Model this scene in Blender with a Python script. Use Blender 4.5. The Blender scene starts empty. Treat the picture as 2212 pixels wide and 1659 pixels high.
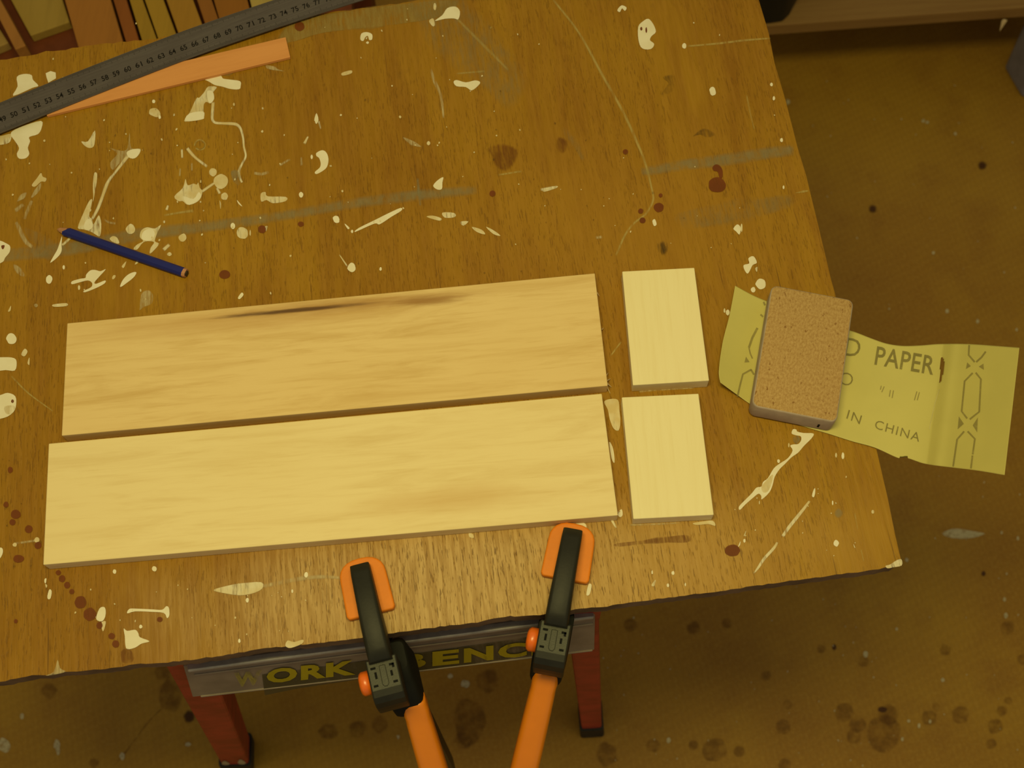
import bpy, bmesh, math, random
from mathutils import Vector, Matrix
random.seed(7)
S = bpy.context.scene
COL = S.collection

# ------------------------------------------------------------------ camera
F_PX, PITCH, ROLL = 2792.6, 0.38285, -0.05799      # focal length in pixels of the 2212 px wide frame
W, H = 2212, 1659
T = 0.78                                           # height of the plywood top
ZC = 1.68                                          # camera height
c_, s_ = math.cos(ROLL), math.sin(ROLL)
ca, sa = math.cos(PITCH), math.sin(PITCH)
RIGHT = Vector((c_, s_*ca, s_*sa)); UP = Vector((-s_, c_*ca, c_*sa)); FWD = Vector((0, sa, -ca))
cam_d = bpy.data.cameras.new('camera'); cam = bpy.data.objects.new('camera', cam_d); COL.objects.link(cam)
cam.matrix_world = Matrix(((RIGHT.x, UP.x, -FWD.x, 0), (RIGHT.y, UP.y, -FWD.y, 0), (RIGHT.z, UP.z, -FWD.z, ZC), (0, 0, 0, 1)))
cam_d.sensor_fit = 'HORIZONTAL'; cam_d.sensor_width = 36; cam_d.lens = F_PX/W*36
cam_d.clip_start = .02
cam_d.dof.use_dof = True; cam_d.dof.focus_distance = .98; cam_d.dof.aperture_fstop = 10
S.camera = cam

def at(px, py, z):
    """the point of height z that the photograph shows at (px, py)"""
    d = RIGHT*(px-W/2) + UP*(H/2-py) + FWD*F_PX
    t = (ZC-z)/(-d.z)
    return Vector((d.x*t, d.y*t, z))

# ------------------------------------------------------------------ light
wd = bpy.data.worlds.new('world'); S.world = wd; wd.use_nodes = True
bg = wd.node_tree.nodes['Background']; bg.inputs[0].default_value = (1, .90, .66, 1); bg.inputs[1].default_value = .27
lp = at(960, 1310, T)
ld = bpy.data.lights.new('ceiling_lamp', 'AREA'); ld.shape = 'RECTANGLE'; ld.size = .55; ld.size_y = .22
ld.energy = 10.6; ld.color = (1, .86, .30)
lo = bpy.data.objects.new('ceiling_lamp', ld); COL.objects.link(lo); lo.location = (lp.x, lp.y, T+1.28)
S.view_settings.view_transform = 'Standard'; S.view_settings.look = 'None'
S.view_settings.exposure = 0; S.view_settings.gamma = 1; S.view_settings.use_curve_mapping = False

# ------------------------------------------------------------------ node helpers
class NT:
    def __init__(s, name):
        s.m = bpy.data.materials.new(name); s.m.use_nodes = True; s.t = s.m.node_tree
        s.b = s.t.nodes['Principled BSDF']; s.out = s.t.nodes['Material Output']
    def n(s, typ, **kw):
        nd = s.t.nodes.new(typ)
        for k, v in kw.items(): setattr(nd, k, v)
        return nd
    def L(s, a, b): s.t.links.new(a, b)
    def coord(s, scale=(1, 1, 1), rot=0, loc=(0, 0, 0)):
        tc = s.n('ShaderNodeTexCoord'); mp = s.n('ShaderNodeMapping'); s.L(tc.outputs['Object'], mp.inputs[0])
        mp.inputs['Scale'].default_value = scale; mp.inputs['Rotation'].default_value = (0, 0, rot); mp.inputs['Location'].default_value = loc
        return mp.outputs[0]
    def noise(s, vec, scale=1, detail=3, rough=.55, dist=0):
        nd = s.n('ShaderNodeTexNoise'); s.L(vec, nd.inputs['Vector'])
        nd.inputs['Scale'].default_value = scale; nd.inputs['Detail'].default_value = detail
        nd.inputs['Roughness'].default_value = rough; nd.inputs['Distortion'].default_value = dist
        return nd.outputs['Fac']
    def ramp(s, fac, a, b, smooth=True):
        nd = s.n('ShaderNodeMapRange'); nd.interpolation_type = 'SMOOTHSTEP' if smooth else 'LINEAR'
        s.L(fac, nd.inputs[0]); nd.inputs[1].default_value = a; nd.inputs[2].default_value = b
        return nd.outputs[0]
    def math(s, op, a, b):
        nd = s.n('ShaderNodeMath', operation=op)
        for i, v in enumerate((a, b)):
            if isinstance(v, (int, float)): nd.inputs[i].default_value = v
            else: s.L(v, nd.inputs[i])
        return nd.outputs[0]
    def mix(s, fac, a, b, mode='MIX'):
        nd = s.n('ShaderNodeMix', data_type='RGBA', blend_type=mode)
        if isinstance(fac, (int, float)): nd.inputs[0].default_value = fac
        else: s.L(fac, nd.inputs[0])
        for i, v in ((6, a), (7, b)):
            if isinstance(v, tuple): nd.inputs[i].default_value = (*v, 1)
            else: s.L(v, nd.inputs[i])
        return nd.outputs[2]
    def blob(s, cx, cy, rx, ry, soft=.5, wob=None):
        """1 inside an ellipse of the surface, fading to 0 outside; in metres of the object's own axes"""
        v = s.coord((1/rx, 1/ry, 0), 0, (-cx/rx, -cy/ry, 0))
        ln = s.n('ShaderNodeVectorMath', operation='LENGTH'); s.L(v, ln.inputs[0])
        f = ln.outputs['Value']
        if wob is not None: f = s.math('ADD', f, s.math('MULTIPLY', s.math('SUBTRACT', wob, .5), 1.2))
        return s.ramp(f, 1+soft, 1-soft)
    def bump(s, h, strength, dist=.001):
        nd = s.n('ShaderNodeBump'); nd.inputs['Strength'].default_value = strength; nd.inputs['Distance'].default_value = dist
        s.L(h, nd.inputs['Height']); s.L(nd.outputs[0], s.b.inputs['Normal'])
    def fin(s, col, rough=.5, spec=.3, metal=0):
        if isinstance(col, tuple): s.b.inputs['Base Color'].default_value = (*col, 1)
        else: s.L(col, s.b.inputs['Base Color'])
        if isinstance(rough, (int, float)): s.b.inputs['Roughness'].default_value = rough
        else: s.L(rough, s.b.inputs['Roughness'])
        s.b.inputs['Specular IOR Level'].default_value = spec; s.b.inputs['Metallic'].default_value = metal
        return s.m

def plain(name, col, rough=.5, spec=.3, metal=0, var=.18, scale=60, bump=.1):
    n = NT(name); v = n.coord()
    f = n.noise(v, scale, 4)
    col2 = tuple(x*(1-var) for x in col)
    if bump: n.bump(n.noise(v, scale*6, 3), bump, .0005)
    return n.fin(n.mix(n.ramp(f, .3, .7), col2, col), rough, spec, metal)

def wood(name, light, dark, axis='x', streak=1.0, rough=.55, spec=.2, fine=.35, off=(0, 0, 0), long=1.0, extra=None):
    """planed timber: long soft grain streaks along one of the object's own axes"""
    n = NT(name)
    def cs(a, b): return (a, b, b) if axis == 'x' else (b, a, b)
    l1 = n.noise(n.coord(cs(7*long, 95), 0, off), 1, 5, .65, .6)
    l2 = n.noise(n.coord(cs(18*long, 330), 0, off), 1, 3, .6, .2)
    l3 = n.noise(n.coord((4, 4, 4), 0, off), 1.5, 2)
    c = n.mix(n.math('MULTIPLY', n.ramp(l1, .42, .75), streak), light, dark)
    c = n.mix(n.math('MULTIPLY', n.ramp(l2, .5, .8), fine), c, dark)
    c = n.mix(n.math('MULTIPLY', n.ramp(l3, .4, .75), .3), c, tuple(x*y for x, y in zip(light, (.9, .84, .7))))
    if extra: c = extra(n, c)
    n.bump(l2, .15, .0004)
    return n.fin(c, rough, spec)

def decal(name, col, lo, hi, amount=1.0, col2=None, rough=.6, sx=420, sy=45, spec=.25):
    """thin worn paint or stain: the grain under it shows through in streaks; attribute 'a' feathers its rim"""
    n = NT(name)
    at_ = n.n('ShaderNodeAttribute', attribute_name='a')
    f = n.noise(n.coord((sx, sy, 1)), 1, 4, .65)
    g = n.noise(n.coord((60, 60, 1)), 1, 3)
    al = n.ramp(n.math('ADD', n.math('MULTIPLY', f, .65), n.math('MULTIPLY', g, .35)), lo, hi)
    al = n.math('MULTIPLY', n.math('MULTIPLY', al, at_.outputs['Fac']), amount)
    n.fin(n.mix(n.ramp(g, .35, .65), col, col2 or tuple(x*.86 for x in col)), rough, spec)
    tr = n.n('ShaderNodeBsdfTransparent'); mx = n.n('ShaderNodeMixShader')
    n.L(al, mx.inputs[0]); n.L(tr.outputs[0], mx.inputs[1]); n.L(n.b.outputs[0], mx.inputs[2]); n.L(mx.outputs[0], n.out.inputs[0])
    return n.m

# ------------------------------------------------------------------ materials
def ply_mat():
    n = NT('worn_varnished_plywood')
    big = n.noise(n.coord((5, 3, 5)), 1, 4, .6)
    mid = n.noise(n.coord((60, 7, 60)), 1, 4, .65, .3)
    c = n.mix(n.ramp(big, .32, .68), (.270, .124, .004), (.345, .178, .007))
    c = n.mix(n.math('MULTIPLY', n.ramp(mid, .40, .72), .55), c, (.215, .086, .004))
    tan = n.noise(n.coord((9, 6, 9)), 1.3, 4, .65)
    fine = n.noise(n.coord((520, 32, 100)), 1, 3, .6)
    c = n.mix(n.math('MULTIPLY', n.ramp(fine, .35, .7), .22), c, (.44, .22, .03))
    # varnish worn through along the front where work is clamped
    p = lambda x, y: TAB.inv(at(x, y, T))
    w0 = p(1010, 1260); w1 = p(1500, 1230); w2 = p(700, 560); w3 = p(1330, 520)
    wear = n.blob(w0.x, w0.y, .165, .050, .65, tan)
    wear2 = n.blob(w1.x, w1.y, .11, .045, .7, tan)
    wear3 = n.blob(w3.x, w3.y, .12, .07, .8, tan)
    c = n.mix(n.math('MULTIPLY', wear, .9), c, n.mix(n.ramp(fine, .35, .65), (.38, .22, .065), (.56, .37, .145)))
    c = n.mix(n.math('MULTIPLY', wear2, .45), c, (.48, .27, .05))
    c = n.mix(n.math('MULTIPLY', wear3, .3), c, (.42, .22, .02))
    # open pores: short dark strokes along the grain
    po = n.noise(n.coord((1350, 120, 100)), 1, 2, .5)
    dens = n.noise(n.coord((12, 7, 12)), 1, 3)
    pore = n.math('MULTIPLY', n.ramp(po, .58, .68), n.math('MAXIMUM', n.ramp(dens, .30, .55), wear))
    c = n.mix(n.math('MULTIPLY', pore, n.math('ADD', n.math('MULTIPLY', wear, .3), .4)), c, (.10, .04, .006))
    crack = n.noise(n.coord((420, 9, 60)), 1, 2, .5)
    c = n.mix(n.math('MULTIPLY', n.ramp(crack, .71, .76), .5), c, (.06, .022, .005))
    dirt = n.noise(n.coord((24, 18, 18)), 1, 5, .7)
    c = n.mix(n.math('MULTIPLY', n.ramp(dirt, .62, .8), .3), c, (.12, .06, .012))
    n.bump(n.math('SUBTRACT', fine, n.math('MULTIPLY', pore, .7)), .45, .0006)
    r = n.math('ADD', n.math('MULTIPLY', fine, .25), .33)
    return n.fin(c, r, .22)

def floor_mat():
    n = NT('stained_hardboard_floor')
    a = n.noise(n.coord((2.2, 2.2, 1)), 1, 5, .6); b = n.noise(n.coord((14, 14, 1)), 1, 5, .65); f = n.noise(n.coord((260, 260, 1)), 1, 3)
    c = n.mix(n.ramp(a, .35, .65), (.32, .158, .016), (.405, .225, .020))
    c = n.mix(n.math('MULTIPLY', n.ramp(b, .45, .75), .45), c, (.25, .108, .013))
    c = n.mix(n.math('MULTIPLY', n.ramp(f, .4, .75), .25), c, (.50, .32, .06))
    ck = n.n('ShaderNodeTexChecker'); n.L(n.coord((185, 120, 1), .5), ck.inputs['Vector']); ck.inputs['Scale'].default_value = 1
    c = n.mix(n.math('MULTIPLY', ck.outputs['Fac'], .10), c, (.16, .08, .012))
    n.bump(n.math('ADD', n.math('MULTIPLY', ck.outputs['Fac'], .5), f), .35, .001)
    return n.fin(c, .55, .25)

M = {}
PINE_L, PINE_D = (.76, .57, .265), (.52, .33, .10)
def knot(n, c):
    w = n.noise(n.coord((30, 260, 1)), 1, 4, .65)
    k = n.blob(.02, .0388, .075, .0042, .75, w); k2 = n.blob(-.03, .0385, .05, .0016, .6, w); k3 = n.blob(.075, .036, .022, .0035, .7, w)
    red = n.blob(-.06, .036, .11, .010, .8, w)
    c = n.mix(n.math('MULTIPLY', red, .45), c, (.48, .25, .07))
    c = n.mix(n.math('MULTIPLY', k, .55), c, (.36, .17, .04)); c = n.mix(n.math('MULTIPLY', k2, .9), c, (.10, .045, .02))
    return n.mix(n.math('MULTIPLY', k3, .7), c, (.30, .14, .035))
def hump(n, c):
    w = n.noise(n.coord((20, 40, 1)), 1, 3)
    return n.mix(n.math('MULTIPLY', n.blob(.085, -.024, .055, .009, .8, w), .45), c, (.58, .34, .10))
M['board_a'] = wood('streaked_pine', (.77, .565, .265), (.56, .35, .11), 'x', .6, extra=knot, fine=.4, long=1.3)
M['board_b'] = wood('pale_pine', (.83, .67, .36), (.64, .45, .18), 'x', .45, long=1.3, off=(3, 1, 0), extra=hump, fine=.3)
M['block'] = wood('cream_pine', (.86, .75, .45), (.74, .59, .28), 'y', .3, off=(7, 2, 0), fine=.3)
M['splinter'] = plain('raw_wood_fibre', (.80, .62, .34), .7, .1)
M['steel'] = None
def cork_mat():
    n = NT('pressed_cork')
    v = n.n('ShaderNodeTexVoronoi'); n.L(n.coord((520, 300, 420)), v.inputs['Vector']); v.inputs['Scale'].default_value = 1
    f = n.noise(n.coord((700, 420, 600)), 1, 4, .7); g = n.noise(n.coord((330, 190, 300)), 1, 3, .6)
    c = n.mix(v.outputs['Color'], (.55, .275, .075), (.50, .255, .07))
    c = n.mix(n.ramp(f, .3, .7), (.37, .215, .075), (.52, .34, .14))
    c = n.mix(n.math('MULTIPLY', n.ramp(g, .60, .70), .75), c, (.20, .085, .02))
    n.bump(f, .5, .0006)
    return n.fin(c, .8, .12)
M['cork'] = cork_mat()
M['cork_side_shade'] = plain('shaded_smooth_cork_side', (.48, .38, .30), .7, .2, scale=90)  # same cork on the sides; their cool grey shade is put into the colour
M['paper'] = plain('sandpaper_backing', (.57, .50, .15), .5, .35, var=.06, scale=25, bump=.12)
M['paper_grit'] = plain('sandpaper_grit', (.25, .16, .06), .9, .1, scale=900)
M['ink'] = decal('grey_olive_ink', (.21, .17, .055), .12, .5, .58, sx=400, sy=400)
M['ink_soft'] = decal('faded_grey_ink', (.25, .20, .075), .14, .5, .45, sx=400, sy=400)
M['crease'] = decal('crease_line', (.72, .64, .27), .3, .55, .7)
M['orange'] = plain('orange_rubber', (.80, .225, .010), .5, .3, var=.1, scale=80, bump=.08)
M['orange_gloss'] = plain('orange_gloss_plastic', (.82, .235, .010), .3, .42, var=.06, scale=40, bump=.0)
M['orange_button'] = plain('red_orange_plastic', (.80, .15, .010), .28, .5, var=.05, bump=0)
M['black'] = plain('black_nylon', (.020, .019, .013), .5, .25, var=.25, scale=50, bump=.15)
M['black_matte'] = plain('matte_black_nylon', (.011, .011, .008), .65, .15, var=.2, scale=50, bump=.1)
M['black_grain'] = plain('black_textured_nylon', (.034, .034, .018), .5, .42, var=.2, scale=200, bump=.35)
M['black_deep'] = plain('black_recess', (.006, .006, .005), .7, .1, var=.1, bump=0)
M['bar'] = plain('blackened_steel_bar', (.016, .016, .015), .4, .4, metal=.2, var=.1, bump=0)
M['pencil'] = plain('blue_lacquer', (.017, .022, .17), .42, .22, var=.12, scale=30, bump=.05)
M['pencil_wood'] = plain('pencil_cedar', (.50, .24, .12), .7, .1)
M['lead'] = plain('graphite', (.03, .025, .02), .4, .3)
def ruler_mat():
    n = NT('dull_brushed_steel')
    f = n.noise(n.coord((20, 900, 1)), 1, 3, .6); g = n.noise(n.coord((30, 30, 1)), 1, 4)
    c = n.mix(n.ramp(f, .3, .7), (.098, .080, .076), (.128, .108, .100)); c = n.mix(n.math('MULTIPLY', n.ramp(g, .4, .7), .35), c, (.08, .063, .058))
    n.bump(f, .1, .0003)
    return n.fin(c, .5, .35, .25)
M['steel'] = ruler_mat()
M['numeral'] = plain('black_engraving', (.012, .01, .009), .7, .1, var=.1, bump=0)
M['strip'] = wood('pink_hardwood', (.70, .31, .10), (.55, .22, .06), 'x', .5, fine=.25)
M['paint_white'] = decal('dried_cream_paint', (.76, .68, .50), .20, .36, 1, (.80, .73, .56), .5)
M['paint_worn'] = decal('scuffed_cream_paint', (.74, .65, .44), .28, .50, .97, (.64, .50, .25))
M['paint_thin'] = decal('thin_rubbed_paint', (.66, .52, .27), .34, .64, .8)
M['scratch'] = decal('pale_scratch', (.60, .44, .13), .30, .6, .7)
M['stain'] = decal('red_brown_stain', (.19, .048, .006), .2, .5, .88)
M['stain_soft'] = decal('faint_red_stain', (.19, .055, .008), .30, .66, .6)
M['smudge'] = decal('dark_smudge', (.10, .055, .012), .36, .7, .5)
M['grey_line'] = decal('grey_paint_line', (.36, .30, .155), .26, .66, .55, sx=130, sy=60)
M['grey_haze'] = decal('grey_rubbed_haze', (.40, .28, .11), .36, .72, .5)
M['beige_band'] = decal('bare_rubbed_edge', (.40, .27, .07), .30, .6, .7)
M['floor_dark'] = decal('floor_oil_stain', (.19, .075, .012), .30, .66, .45, sx=70, sy=70)
M['floor_pale'] = decal('floor_paint_spot', (.62, .54, .32), .25, .55, .85, sx=200, sy=200)
M['floor_black'] = decal('floor_black_mark', (.075, .025, .010), .2, .45, .75, sx=100, sy=100)
M['red'] = plain('scuffed_red_enamel', (.42, .035, .028), .45, .35, var=.35, scale=35, bump=.1)
M['grey_metal'] = plain('grey_painted_steel', (.30, .235, .17), .5, .35, var=.3, scale=28, bump=.1)
M['grey_rim'] = plain('bare_steel_rim', (.42, .38, .34), .4, .5, var=.3, scale=60, metal=.2)
M['yellow'] = decal('yellow_lettering', (.50, .40, .010), .24, .44, .95, sx=120, sy=120)
M['yellow_faded'] = decal('rubbed_yellow_lettering', (.45, .38, .06), .42, .62, .75, sx=90, sy=90)
M['band_dark'] = decal('dark_print_band', (.10, .085, .035), .26, .55, .85, sx=60, sy=60)
M['rubber'] = plain('black_rubber_foot', (.02, .02, .018), .6, .25)
M['jaw'] = wood('dark_jaw_timber', (.28, .14, .04), (.16, .07, .02), 'x')
M['shelf'] = wood('dull_brown_shelf_ply', (.29, .165, .05), (.21, .105, .03), 'x', .6, rough=.7)
M['upright'] = plain('grey_upright', (.25, .23, .22), .5, .3)
M['case'] = plain('black_case_plastic', (.012, .012, .010), .5, .3)
M['tub'] = plain('pale_blue_grey_plastic', (.22, .21, .28), .4, .4)
M['under'] = plain('dark_red_brown_shelf', (.17, .045, .014), .6, .2)

# ------------------------------------------------------------------ geometry helpers
class Frame:
    def __init__(s, o, rot=0): s.o = Vector(o); s.r = rot; s.m = Matrix.Translation(s.o) @ Matrix.Rotation(rot, 4, 'Z'); s.i = s.m.inverted()
    def inv(s, v): return s.i @ v
FR = {}
def tag(o, label, cat, group=None, kind=None):
    o['label'] = label
    if cat: o['category'] = cat
    if group: o['group'] = group
    if kind: o['kind'] = kind
    return o
def link(o, parent, frame):
    COL.objects.link(o)
    if parent:
        o.parent = parent; FR[o] = FR[parent]
    else:
        o.matrix_world = frame.m; FR[o] = frame
    return o
def empty(name, frame):
    o = bpy.data.objects.new(name, None); o.empty_display_size = .02; return link(o, None, frame)
def mesh(name, verts, faces, mat, parent=None, frame=None, local=False, smooth=False, alpha=None):
    """one mesh object; verts in world space (or in the thing's own space when local)"""
    fr = FR[parent] if parent else (frame or Frame((0, 0, 0)))
    vs = [Vector(v) for v in verts]
    if not local: vs = [fr.i @ v for v in vs]
    me = bpy.data.meshes.new(name); me.from_pydata(vs, [], faces); me.update()
    bm = bmesh.new(); bm.from_mesh(me); bmesh.ops.recalc_face_normals(bm, faces=bm.faces); bm.to_mesh(me); bm.free()
    if alpha is not None:
        at_ = me.attributes.new('a', 'FLOAT', 'POINT')
        at_.data.foreach_set('value', alpha)
    if smooth: me.polygons.foreach_set('use_smooth', [True]*len(me.polygons))
    for m in (mat if isinstance(mat, list) else [mat]): me.materials.append(m)
    return link(bpy.data.objects.new(name, me), parent, fr)
def bev(o, w, seg=2, angle=.6):
    bm = bmesh.new(); bm.from_mesh(o.data)
    es = [e for e in bm.edges if len(e.link_faces) == 2 and e.calc_face_angle(0) > angle]
    bmesh.ops.bevel(bm, geom=es, offset=w, segments=seg, profile=.5, affect='EDGES', clamp_overlap=True)
    bm.to_mesh(o.data); bm.free()
    return o
def prism_data(top, bottom):
    n = len(top)
    return list(top)+list(bottom), [tuple(range(n)), tuple(range(2*n-1, n-1, -1))]+[(i, i+n, (i+1) % n+n, (i+1) % n) for i in range(n)]
def prism(name, outline, z0, z1, mat, parent=None, frame=None, local=False, bevel=0, seg=2):
    top = [Vector((p[0], p[1], z1)) for p in outline]; bot = [Vector((p[0], p[1], z0)) for p in outline]
    v, f = prism_data(top, bot); o = mesh(name, v, f, mat, parent, frame, local)
    if bevel: bev(o, bevel, seg)
    return o
def box(name, x0, x1, y0, y1, z0, z1, mat, parent, bevel=.001, seg=2):
    return prism(name, [(x0, y0), (x1, y0), (x1, y1), (x0, y1)], z0, z1, mat, parent, None, True, bevel, seg)
def slab(name, quad, z0, z1, mat, label=None, cat=None, bevel=.0006, parent=None):
    """a board: its top face from four photograph corners at height z1 (back-left, back-right, front-right, front-left)"""
    p = [at(x, y, z1) for x, y in quad]
    o = sum(p, Vector())/len(p); d = p[1]-p[0]; fr = Frame((o.x, o.y, z0), math.atan2(d.y, d.x))
    ob = prism(name, p, z0, z1, mat, parent, fr, False, bevel)
    if label: tag(ob, label, cat)
    return ob
def loft(name, secs, mat, parent, k=5, pw=.35, local=True, smooth=True):
    """rounded-rectangle sections: (centre, half-x vector, half-y vector)"""
    n = 8*2; V = []; Fc = []
    for c, hx, hy in secs:
        c, hx, hy = Vector(c), Vector(hx), Vector(hy)
        for i in range(n):
            a = 2*math.pi*(i+.5)/n; cx, sy = math.cos(a), math.sin(a)
            f = lambda t: math.copysign(abs(t)**pw, t)
            V.append(c+hx*f(cx)+hy*f(sy))
    for j in range(len(secs)-1):
        for i in range(n): Fc.append((j*n+i, j*n+(i+1) % n, (j+1)*n+(i+1) % n, (j+1)*n+i))
    Fc.append(tuple(range(n))); Fc.append(tuple(range(len(V)-1, len(V)-n-1, -1)))
    o = mesh(name, V, Fc, mat, parent, None, local, smooth)
    if smooth:
        for p in o.data.polygons:
            if len(p.vertices) > 4: p.use_smooth = False
    return o
def glyphs(text, bold=.02, spacing=1.0):
    """outline font letters as flat triangles, scaled to the unit square"""
    cu = bpy.data.curves.new('glyph', 'FONT'); cu.body = text; cu.offset = bold; cu.resolution_u = 3; cu.space_character = spacing
    ob = bpy.data.objects.new('glyph', cu); COL.objects.link(ob)
    dg = bpy.context.evaluated_depsgraph_get(); me = bpy.data.meshes.new_from_object(ob.evaluated_get(dg))
    vs = [v.co.copy() for v in me.vertices]; fs = [tuple(p.vertices) for p in me.polygons]
    bpy.data.objects.remove(ob); bpy.data.curves.remove(cu); bpy.data.meshes.remove(me)
    x0 = min(v.x for v in vs); x1 = max(v.x for v in vs); y0 = min(v.y for v in vs); y1 = max(v.y for v in vs)
    return [((v.x-x0)/(x1-x0), (v.y-y0)/(y1-y0)) for v in vs], fs

# flat marks: outlines in photograph pixels laid on a horizontal surface
def smooth_loop(pts, n=3):
    out = []; L = len(pts)
    for i in range(L):
        p0, p1, p2, p3 = (Vector(pts[(i+k-1) % L]) for k in range(4))
        for j in range(n):
            t = j/n
            out.append(.5*((2*p1)+(p2-p0)*t+(2*p0-5*p1+4*p2-p3)*t*t+(3*p1-p0-3*p2+p3)*t**3))
    return out
def ell(cx, cy, rx, ry=None, rot=0, n=12, jit=.08):
    ry = ry or rx; a = math.radians(rot); o = []
    for i in range(n):
        t = 2*math.pi*i/n; r = 1+random.uniform(-jit, jit); x, y = rx*r*math.cos(t), ry*r*math.sin(t)
        o.append((cx+x*math.cos(a)-y*math.sin(a), cy+x*math.sin(a)+y*math.cos(a)))
    return o
def ribbon(pts, ws):
    P = [Vector(p) for p in pts]
    if isinstance(ws, (int, float)): ws = [ws]*len(P)
    l, r = [], []
    for i, p in enumerate(P):
        d = (P[min(i+1, len(P)-1)]-P[max(i-1, 0)]).normalized(); nrm = Vector((-d.y, d.x))
        l.append(p+nrm*ws[i]/2); r.append(p-nrm*ws[i]/2)
    return l+r[::-1]
LAY = [0]
def mark_data(outline, z, feather=0, thick=.00022):
    """solid thin film with a rim that can feather out (attribute a = 0)"""
    LAY[0] += 1
    zz = z+thick+LAY[0]*1.2e-6
    n = len(outline); c = sum((Vector(p) for p in outline), Vector((0, 0)))/n
    V = [at(p[0], p[1], zz) for p in outline]; A = [1.0]*n; Fc = [tuple(range(n))]
    rim = []
    for p in outline:
        p = Vector(p)
        d = p-c; q = p+d.normalized()*feather if d.length > 0 and feather else p
        rim.append(q)
    V += [at(q.x, q.y, zz-(thick*.9 if not feather else 0)) for q in rim]; A += [0.0 if feather else 1.0]*n
    Fc += [(i, (i+1) % n, n+(i+1) % n, n+i) for i in range(n)]
    return V, Fc, A
def mark(name, outline, mat, parent, z=T, feather=0, smooth=True):
    o = smooth_loop([Vector(p) for p in outline]) if smooth else [Vector(p) for p in outline]
    V, Fc, A = mark_data(o, z, feather)
    return mesh(name, V, Fc, M[mat], parent, alpha=A)
def strip_mark(name, pts, ws, mat, parent, z=T, feather=4):
    """a long mark whose two sides fade out; a quad strip so that it can bend"""
    LAY[0] += 1; zz = z+.0002+LAY[0]*1.2e-6
    P = [Vector(p) for p in pts]
    Q = []; 
    for i in range(len(P)-1):
        for j in range(5): Q.append(smooth_pt(P, i, j/5))
    Q.append(P[-1])
    if isinstance(ws, (int, float)): ws = [ws]*len(P)
    V, A, Fc = [], [], []
    for i, p in enumerate(Q):
        t = i/(len(Q)-1)*(len(P)-1); k = min(int(t), len(P)-2); w = ws[k]+(ws[k+1]-ws[k])*(t-k)
        d = (Q[min(i+1, len(Q)-1)]-Q[max(i-1, 0)]).normalized(); nr = Vector((-d.y, d.x))
        fe = min(feather, w/2)
        for off, a in ((-w/2-fe/2, 0), (-w/2+fe/2, 1), (w/2-fe/2, 1), (w/2+fe/2, 0)):
            q = p+nr*off; V.append(at(q.x, q.y, zz)); A.append(float(a) if 0 < i < len(Q)-1 else 0.3*a)
    for i in range(len(Q)-1):
        for j in range(3): Fc.append((i*4+j, i*4+j+1, i*4+j+5, i*4+j+4))
    return mesh(name, V, Fc, M[mat], parent, alpha=A)
def smooth_pt(P, i, t):
    p0, p1, p2, p3 = P[max(i-1, 0)], P[i], P[min(i+1, len(P)-1)], P[min(i+2, len(P)-1)]
    return .5*((2*p1)+(p2-p0)*t+(2*p0-5*p1+4*p2-p3)*t*t+(3*p1-p0-3*p2+p3)*t**3)
def specks(name, items, mat, parent, z=T):
    V, Fc, A = [], [], []
    for x, y, r in items:
        v, f, a = mark_data(ell(x, y, r*random.uniform(.7, 1), r*random.uniform(.9, 1.4), random.uniform(-30, 30), 8, .2), z)
        k = len(V); V += v; A += a; Fc += [tuple(i+k for i in q) for q in f]
    o = mesh(name, V, Fc, M[mat], parent, alpha=A); o['kind'] = 'stuff'; return o

# ------------------------------------------------------------------ floor
FLR = mesh('floor', [(-2.4, -1.6, 0), (2.6, -1.6, 0), (2.6, 3.2, 0), (-2.4, 3.2, 0), (-2.4, -1.6, -.05), (2.6, -1.6, -.05), (2.6, 3.2, -.05), (-2.4, 3.2, -.05)],
           [(0, 1, 2, 3), (7, 6, 5, 4), (0, 4, 5, 1), (1, 5, 6, 2), (2, 6, 7, 3), (3, 7, 4, 0)], floor_mat())
FLR['kind'] = 'structure'

wall_m = plain('dull_cream_wall', (.55, .48, .36), .8, .1, scale=3)
def wall(name, x0, x1, y0, y1):
    w = mesh(name, *prism_data([(x0, y0, 2.5), (x1, y0, 2.5), (x1, y1, 2.5), (x0, y1, 2.5)], [(x0, y0, 0), (x1, y0, 0), (x1, y1, 0), (x0, y1, 0)]), wall_m); w['kind'] = 'structure'
wall('wall_back', -2.4, 2.6, 3.2, 3.3); wall('wall_left', -2.5, -2.4, -1.6, 3.3); wall('wall_right', 2.6, 2.7, -1.6, 3.3)

# ------------------------------------------------------------------ plywood top
front = [(-260, 1503), (-100, 1484), (0, 1473), (34, 1466), (69, 1459), (100, 1458), (130, 1453), (192, 1448), (240, 1443), (292, 1435), (350, 1432), (412, 1425), (480, 1416), (563, 1402), (653, 1392), (700, 1387), (760, 1380), (781, 1377),
         (849, 1367), (894, 1361), (950, 1354), (1005, 1347), (1031, 1344), (1063, 1337), (1090, 1332), (1102, 1329), (1112, 1333), (1140, 1330), (1167, 1328), (1200, 1323), (1232, 1318), (1300, 1311), (1382, 1299), (1457, 1289), (1589, 1272),
         (1671, 1260), (1795, 1243), (1877, 1233), (1931, 1222), (1947, 1211)]
right = [(1943, 1196), (1933, 1152), (1918, 1078), (1900, 1000), (1878, 905), (1845, 780), (1818, 685), (1795, 603), (1767, 485), (1741, 378), (1723, 319), (1697, 217), (1673, 136), (1661, 73), (1639, 0), (1611, -100)]
back = [(1200, -44), (900, 2), (640, 38), (470, 62), (340, 82), (290, 88), (230, 94), (170, 103), (100, 112), (60, 119), (0, 129), (-250, 165)]
a_, b_ = at(0, 1473, T), at(1945, 1215, T); o_ = at(950, 800, T)
TAB = Frame((o_.x, o_.y, T-.015), math.atan2(b_.y-a_.y, b_.x-a_.x))
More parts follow.
